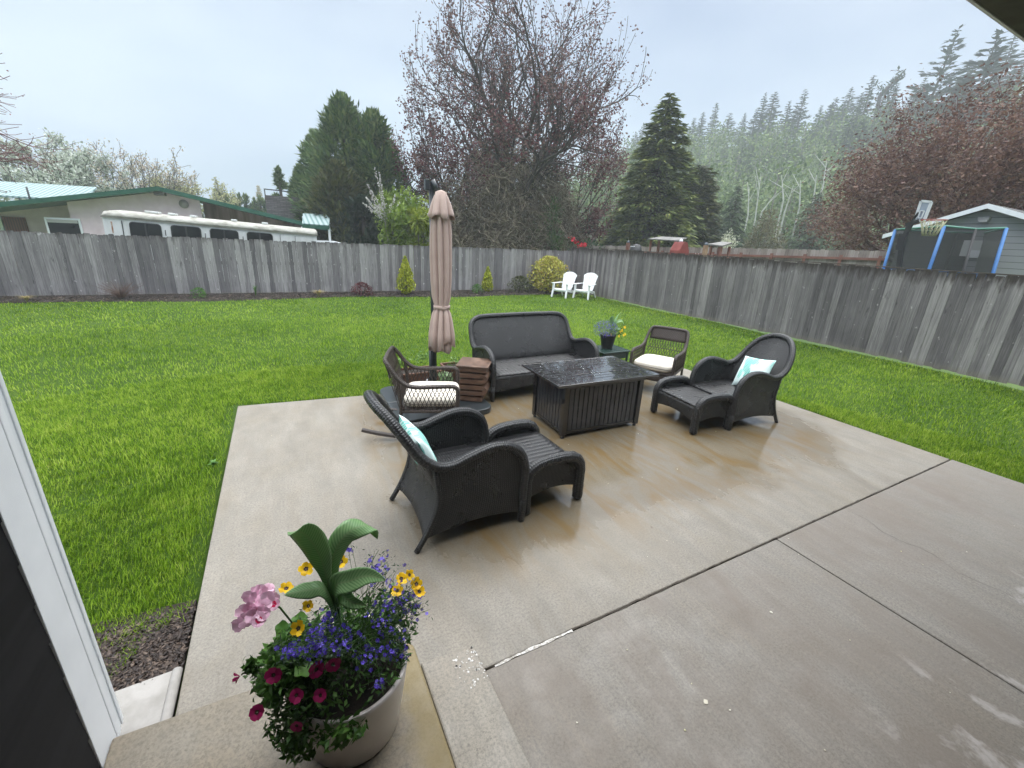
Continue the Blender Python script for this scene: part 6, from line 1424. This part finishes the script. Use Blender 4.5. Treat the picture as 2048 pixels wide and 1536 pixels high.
bush('woodland_bush', 'grey green bush between the spruces and the pointed fir', 1500, 440, 27, 2.0, leafmat('gg_bush', [(.04, .07, .03), (.08, .12, .05), (.13, .17, .08)], .6, .2, .6), 2600, .28, 25)
for px, py, Y, R, lab, sd_ in ((1478, 372, 27, 1.9, 'pointed mid green fir right of the spruces', 61), (1640, 384, 25, 3.0, 'wide blue green fir in front of the copper tree', 62)):
    q = at(px, py, Y=Y); t = thing('fir_tree', lab, 'tree', (q[0], Y, 0)); conifer(t, q[2], R, HZ1, sd_, 150, 60, .45, .25, .02, .75, .25, (0, 0), .15)

# ------------------------------------------------------------------ wooded hillside
r = np.random.default_rng(77); FIR = leafmat('far_fir', [(.018, .038, .026), (.035, .062, .038), (.06, .09, .05)], .7, .1, .08)
protos = []
def far_fir(seed, H, R, rag, thin, droop, lean=(0, 0)):
    t = bpy.data.objects.new('ridge_fir', None); link(t); conifer(t, H, R, FIR, seed, 95, 80, .75, droop, .12, .8, rag, lean, .3, thin, .25, .34); return t
protos = [far_fir(1, 18, 3.2, .3, 0, .2), far_fir(2, 18, 3.8, .45, .1, .15), far_fir(3, 18, 2.8, .35, 0, .3), far_fir(4, 18, 3.4, .6, .25, .1, (.06, .03))]
used = set()
def place_fir(k, x, y, H, label, group=None, rz=0, wid=1.):
    if k in used: t = copy_tree(protos[k])
    else: t = protos[k]; used.add(k)
    t.location = (x, y, float(hill_z(x, y))-.4); t.rotation_euler = (0, 0, rz); f = H/18; t.scale = (f*wid, f*wid, f); return tag(t, label, 'tree', group)
def ridge_at(px, py, D):
    d = at(px, py, Y=100.); v = d-np.array([0, 0, EYE]); hd = math.hypot(v[0], v[1]); f = D/hd; return np.array([0, 0, EYE])+v*f
special = [(1894, 58, 118, 3, 'tallest ragged fir standing above the ridge at the right', 1.35), (1999, 62, 108, 1, 'big dark fir at the right edge under the eave', 1.9), (1748, 150, 132, 2, 'pointed fir just left of the leaning snag on the ridge', 1.2), (1612, 178, 140, 1, 'windswept fir standing out in the middle of the ridge', 1.2), (1434, 205, 146, 2, 'pointed fir at the left end of the ridge next to the tall spruce', 1.3)]
ridge = [(1405, 228), (1460, 240), (1488, 248), (1534, 188), (1554, 184), (1578, 204), (1592, 212), (1512, 222), (1636, 232), (1676, 192), (1706, 172), (1722, 182), (1765, 200), (1795, 168), (1830, 186), (1850, 150), (1925, 150), (1946, 120), (1965, 170), (1275, 262), (1290, 250), (1390, 240), (1658, 225), (1690, 205), (1780, 215), (1870, 190), (1910, 190), (2030, 70), (2060, 90)]
lab_r = 'hazy fir in the dark row along the foggy ridge'
for px, py, D, k, lab, wd in special:
    q = ridge_at(px, py, D); H = q[2]-float(hill_z(q[0], q[1])); place_fir(k, q[0], q[1], H+.4, lab, 'firs on the ridge', r.uniform(0, 6), min(wd, 18/H*1.0*wd) if H > 18 else wd)
for i, (px, py) in enumerate(ridge):
    D = r.uniform(128, 150); q = ridge_at(px+r.uniform(-3, 3), py+r.uniform(-4, 4), D); H = max(8, q[2]-float(hill_z(q[0], q[1]))); place_fir(int(r.integers(0, 3)), q[0], q[1], H+.4, lab_r, 'firs on the ridge', r.uniform(0, 6), r.uniform(1.1, 1.8))
for i in range(100):
    px = 1240+i*8.6; D = r.uniform(108, 136); py = np.interp(px, [1240, 1400, 1500, 1600, 1700, 1800, 1900, 2050, 2100], [335, 300, 290, 275, 262, 250, 235, 190, 180])+r.uniform(-26, 24)
    q = ridge_at(px, py, D); H = q[2]-float(hill_z(q[0], q[1]))
    if H > 5: place_fir(int(r.integers(0, 3)), q[0], q[1], H+.4, 'hazy fir on the slope below the ridge row', 'firs on the slope', r.uniform(0, 6), r.uniform(1.2, 1.9))
# dead leaning snag
q0 = ridge_at(1752, 245, 126); q1 = ridge_at(1760, 192, 126); q2 = ridge_at(1812, 138, 126); t = thing('leaning_snag', 'dark dead tree leaning right over the ridge', 'tree', (0, 0, 0)); zz = float(hill_z(q0[0], q0[1]))
S = [(q0[0], q0[1], zz, *q1, .5, .35)]; n_ = 10
for k in range(n_): a_0 = q1+(q2-q1)*k/n_; a_1 = q1+(q2-q1)*(k+1)/n_; S.append((*a_0, *a_1, .34*(1-k/n_)+.08, .34*(1-(k+1)/n_)+.08))
seg_mesh('trunk', S, simple('snag_bark', (.05, .04, .04), (.09, .07, .07), .9, 1), t, 6); P = np.concatenate([q1+(q2-q1)*r.random((90, 1))*.95+r.normal(size=(90, 3))*.45, q1+r.normal(size=(90, 3))*1.3]); sprays('crown', P, r.normal(size=(180, 3)), 1.1, FIR, r, t)
# pale budding wood on the slope: one mass
ALD = leafmat('budding_wood', [(.035, .065, .028), (.075, .125, .045), (.14, .20, .07), (.24, .29, .12)], .7, .25, .11)
C0 = []
for i in range(520):
    az = math.radians(r.uniform(33, 92)); D = r.uniform(56, 128); x, y = D*math.sin(az), D*math.cos(az); H = r.uniform(7, 12)*(1 if D < 110 else .8); C0.append((x, y, float(hill_z(x, y))+H*.62, H*.36, H*.45))
C0 = np.array(C0); n = 105000; k = r.integers(0, len(C0), n); d = r.normal(size=(n, 3)); d /= np.linalg.norm(d, axis=1)[:, None]; d *= r.random((n, 1))**.33
P = C0[k, :3]+d*np.stack([C0[k, 3], C0[k, 3], C0[k, 4]], -1)*(1+.2*np.sin(d[:, :1]*9+k[:, None])); 
w_ = sprays('woodland', P, d*.6+r.normal(size=(n, 3))*.5+np.array([0, 0, .3]), .55, ALD, r, None, .6); tag(w_, 'pale green budding wood covering the misty slope below the firs', 'wood', kind='stuff')
S = []
for c_ in C0: x, y, z, a_w, b_w = c_; S.append((x, y, float(hill_z(x, y))-.3, x+r.normal()*.4, y, z+b_w*.7, .14, .04))
o = seg_mesh('woodland_trunks', S, simple('grey_trunks', (.10, .09, .08), (.2, .19, .17), .9, .5), None, 5); tag(o, 'thin grey trunks inside the pale budding wood', 'wood', kind='stuff')
wtk = simple('white_bark', (.34, .35, .32), (.48, .48, .45), .7, 2)
for i, (px, py, pb, ln) in enumerate([(1497, 375, 430, .02), (1516, 345, 440, .10), (1538, 385, 425, .25), (1578, 370, 425, .15), (1600, 360, 415, .02), (1650, 320, 370, .06), (1565, 350, 400, -.03), (1630, 350, 400, .05)]):
    D = 52; b_ = ridge_at(px-ln*60, pb, D); e_ = ridge_at(px+ln*60, py, D); t = thing('alder_trunk', 'bare white trunk standing out against the misty green wood', 'tree', (0, 0, 0), 0, 'white trunks in the misty wood')
    zz = float(hill_z(b_[0], b_[1])); S = [(b_[0], b_[1], zz-.2, *b_, .085, .075), (*b_, *((b_+e_)/2), .075, .055), (*((b_+e_)/2), *e_, .055, .02)]
    md = (b_+e_)/2; S.append((*md, *(e_+np.array([r.uniform(-1.2, 1.2), r.uniform(-1.2, 1.2), -.3])), .035, .015)); S.append((*(md*.6+e_*.4), *(e_+np.array([r.uniform(-1, 1), r.uniform(-1, 1), .6])), .04, .015)); seg_mesh('trunk', S, wtk, t, 5)
# far wood to the left horizon
n = 26000; az = r.uniform(math.radians(-50), math.radians(36), n); D = r.uniform(62, 78, n); hh = r.random(n)**1.1*(3.3+1.1*np.sin(az*14)+.8*np.sin(az*37)+.5*np.sin(az*90)); P = np.stack([D*np.sin(az), D*np.cos(az), hh], -1)
w_ = sprays('treeline', P, r.normal(size=(n, 3))*.5+np.array([0, 0, .8]), .6, leafmat('far_green', [(.035, .055, .03), (.07, .10, .045), (.13, .16, .07)], .7, .2, .05), r, None, .4); tag(w_, 'low distant tree line closing the field behind the gardens', 'treeline', kind='stuff')
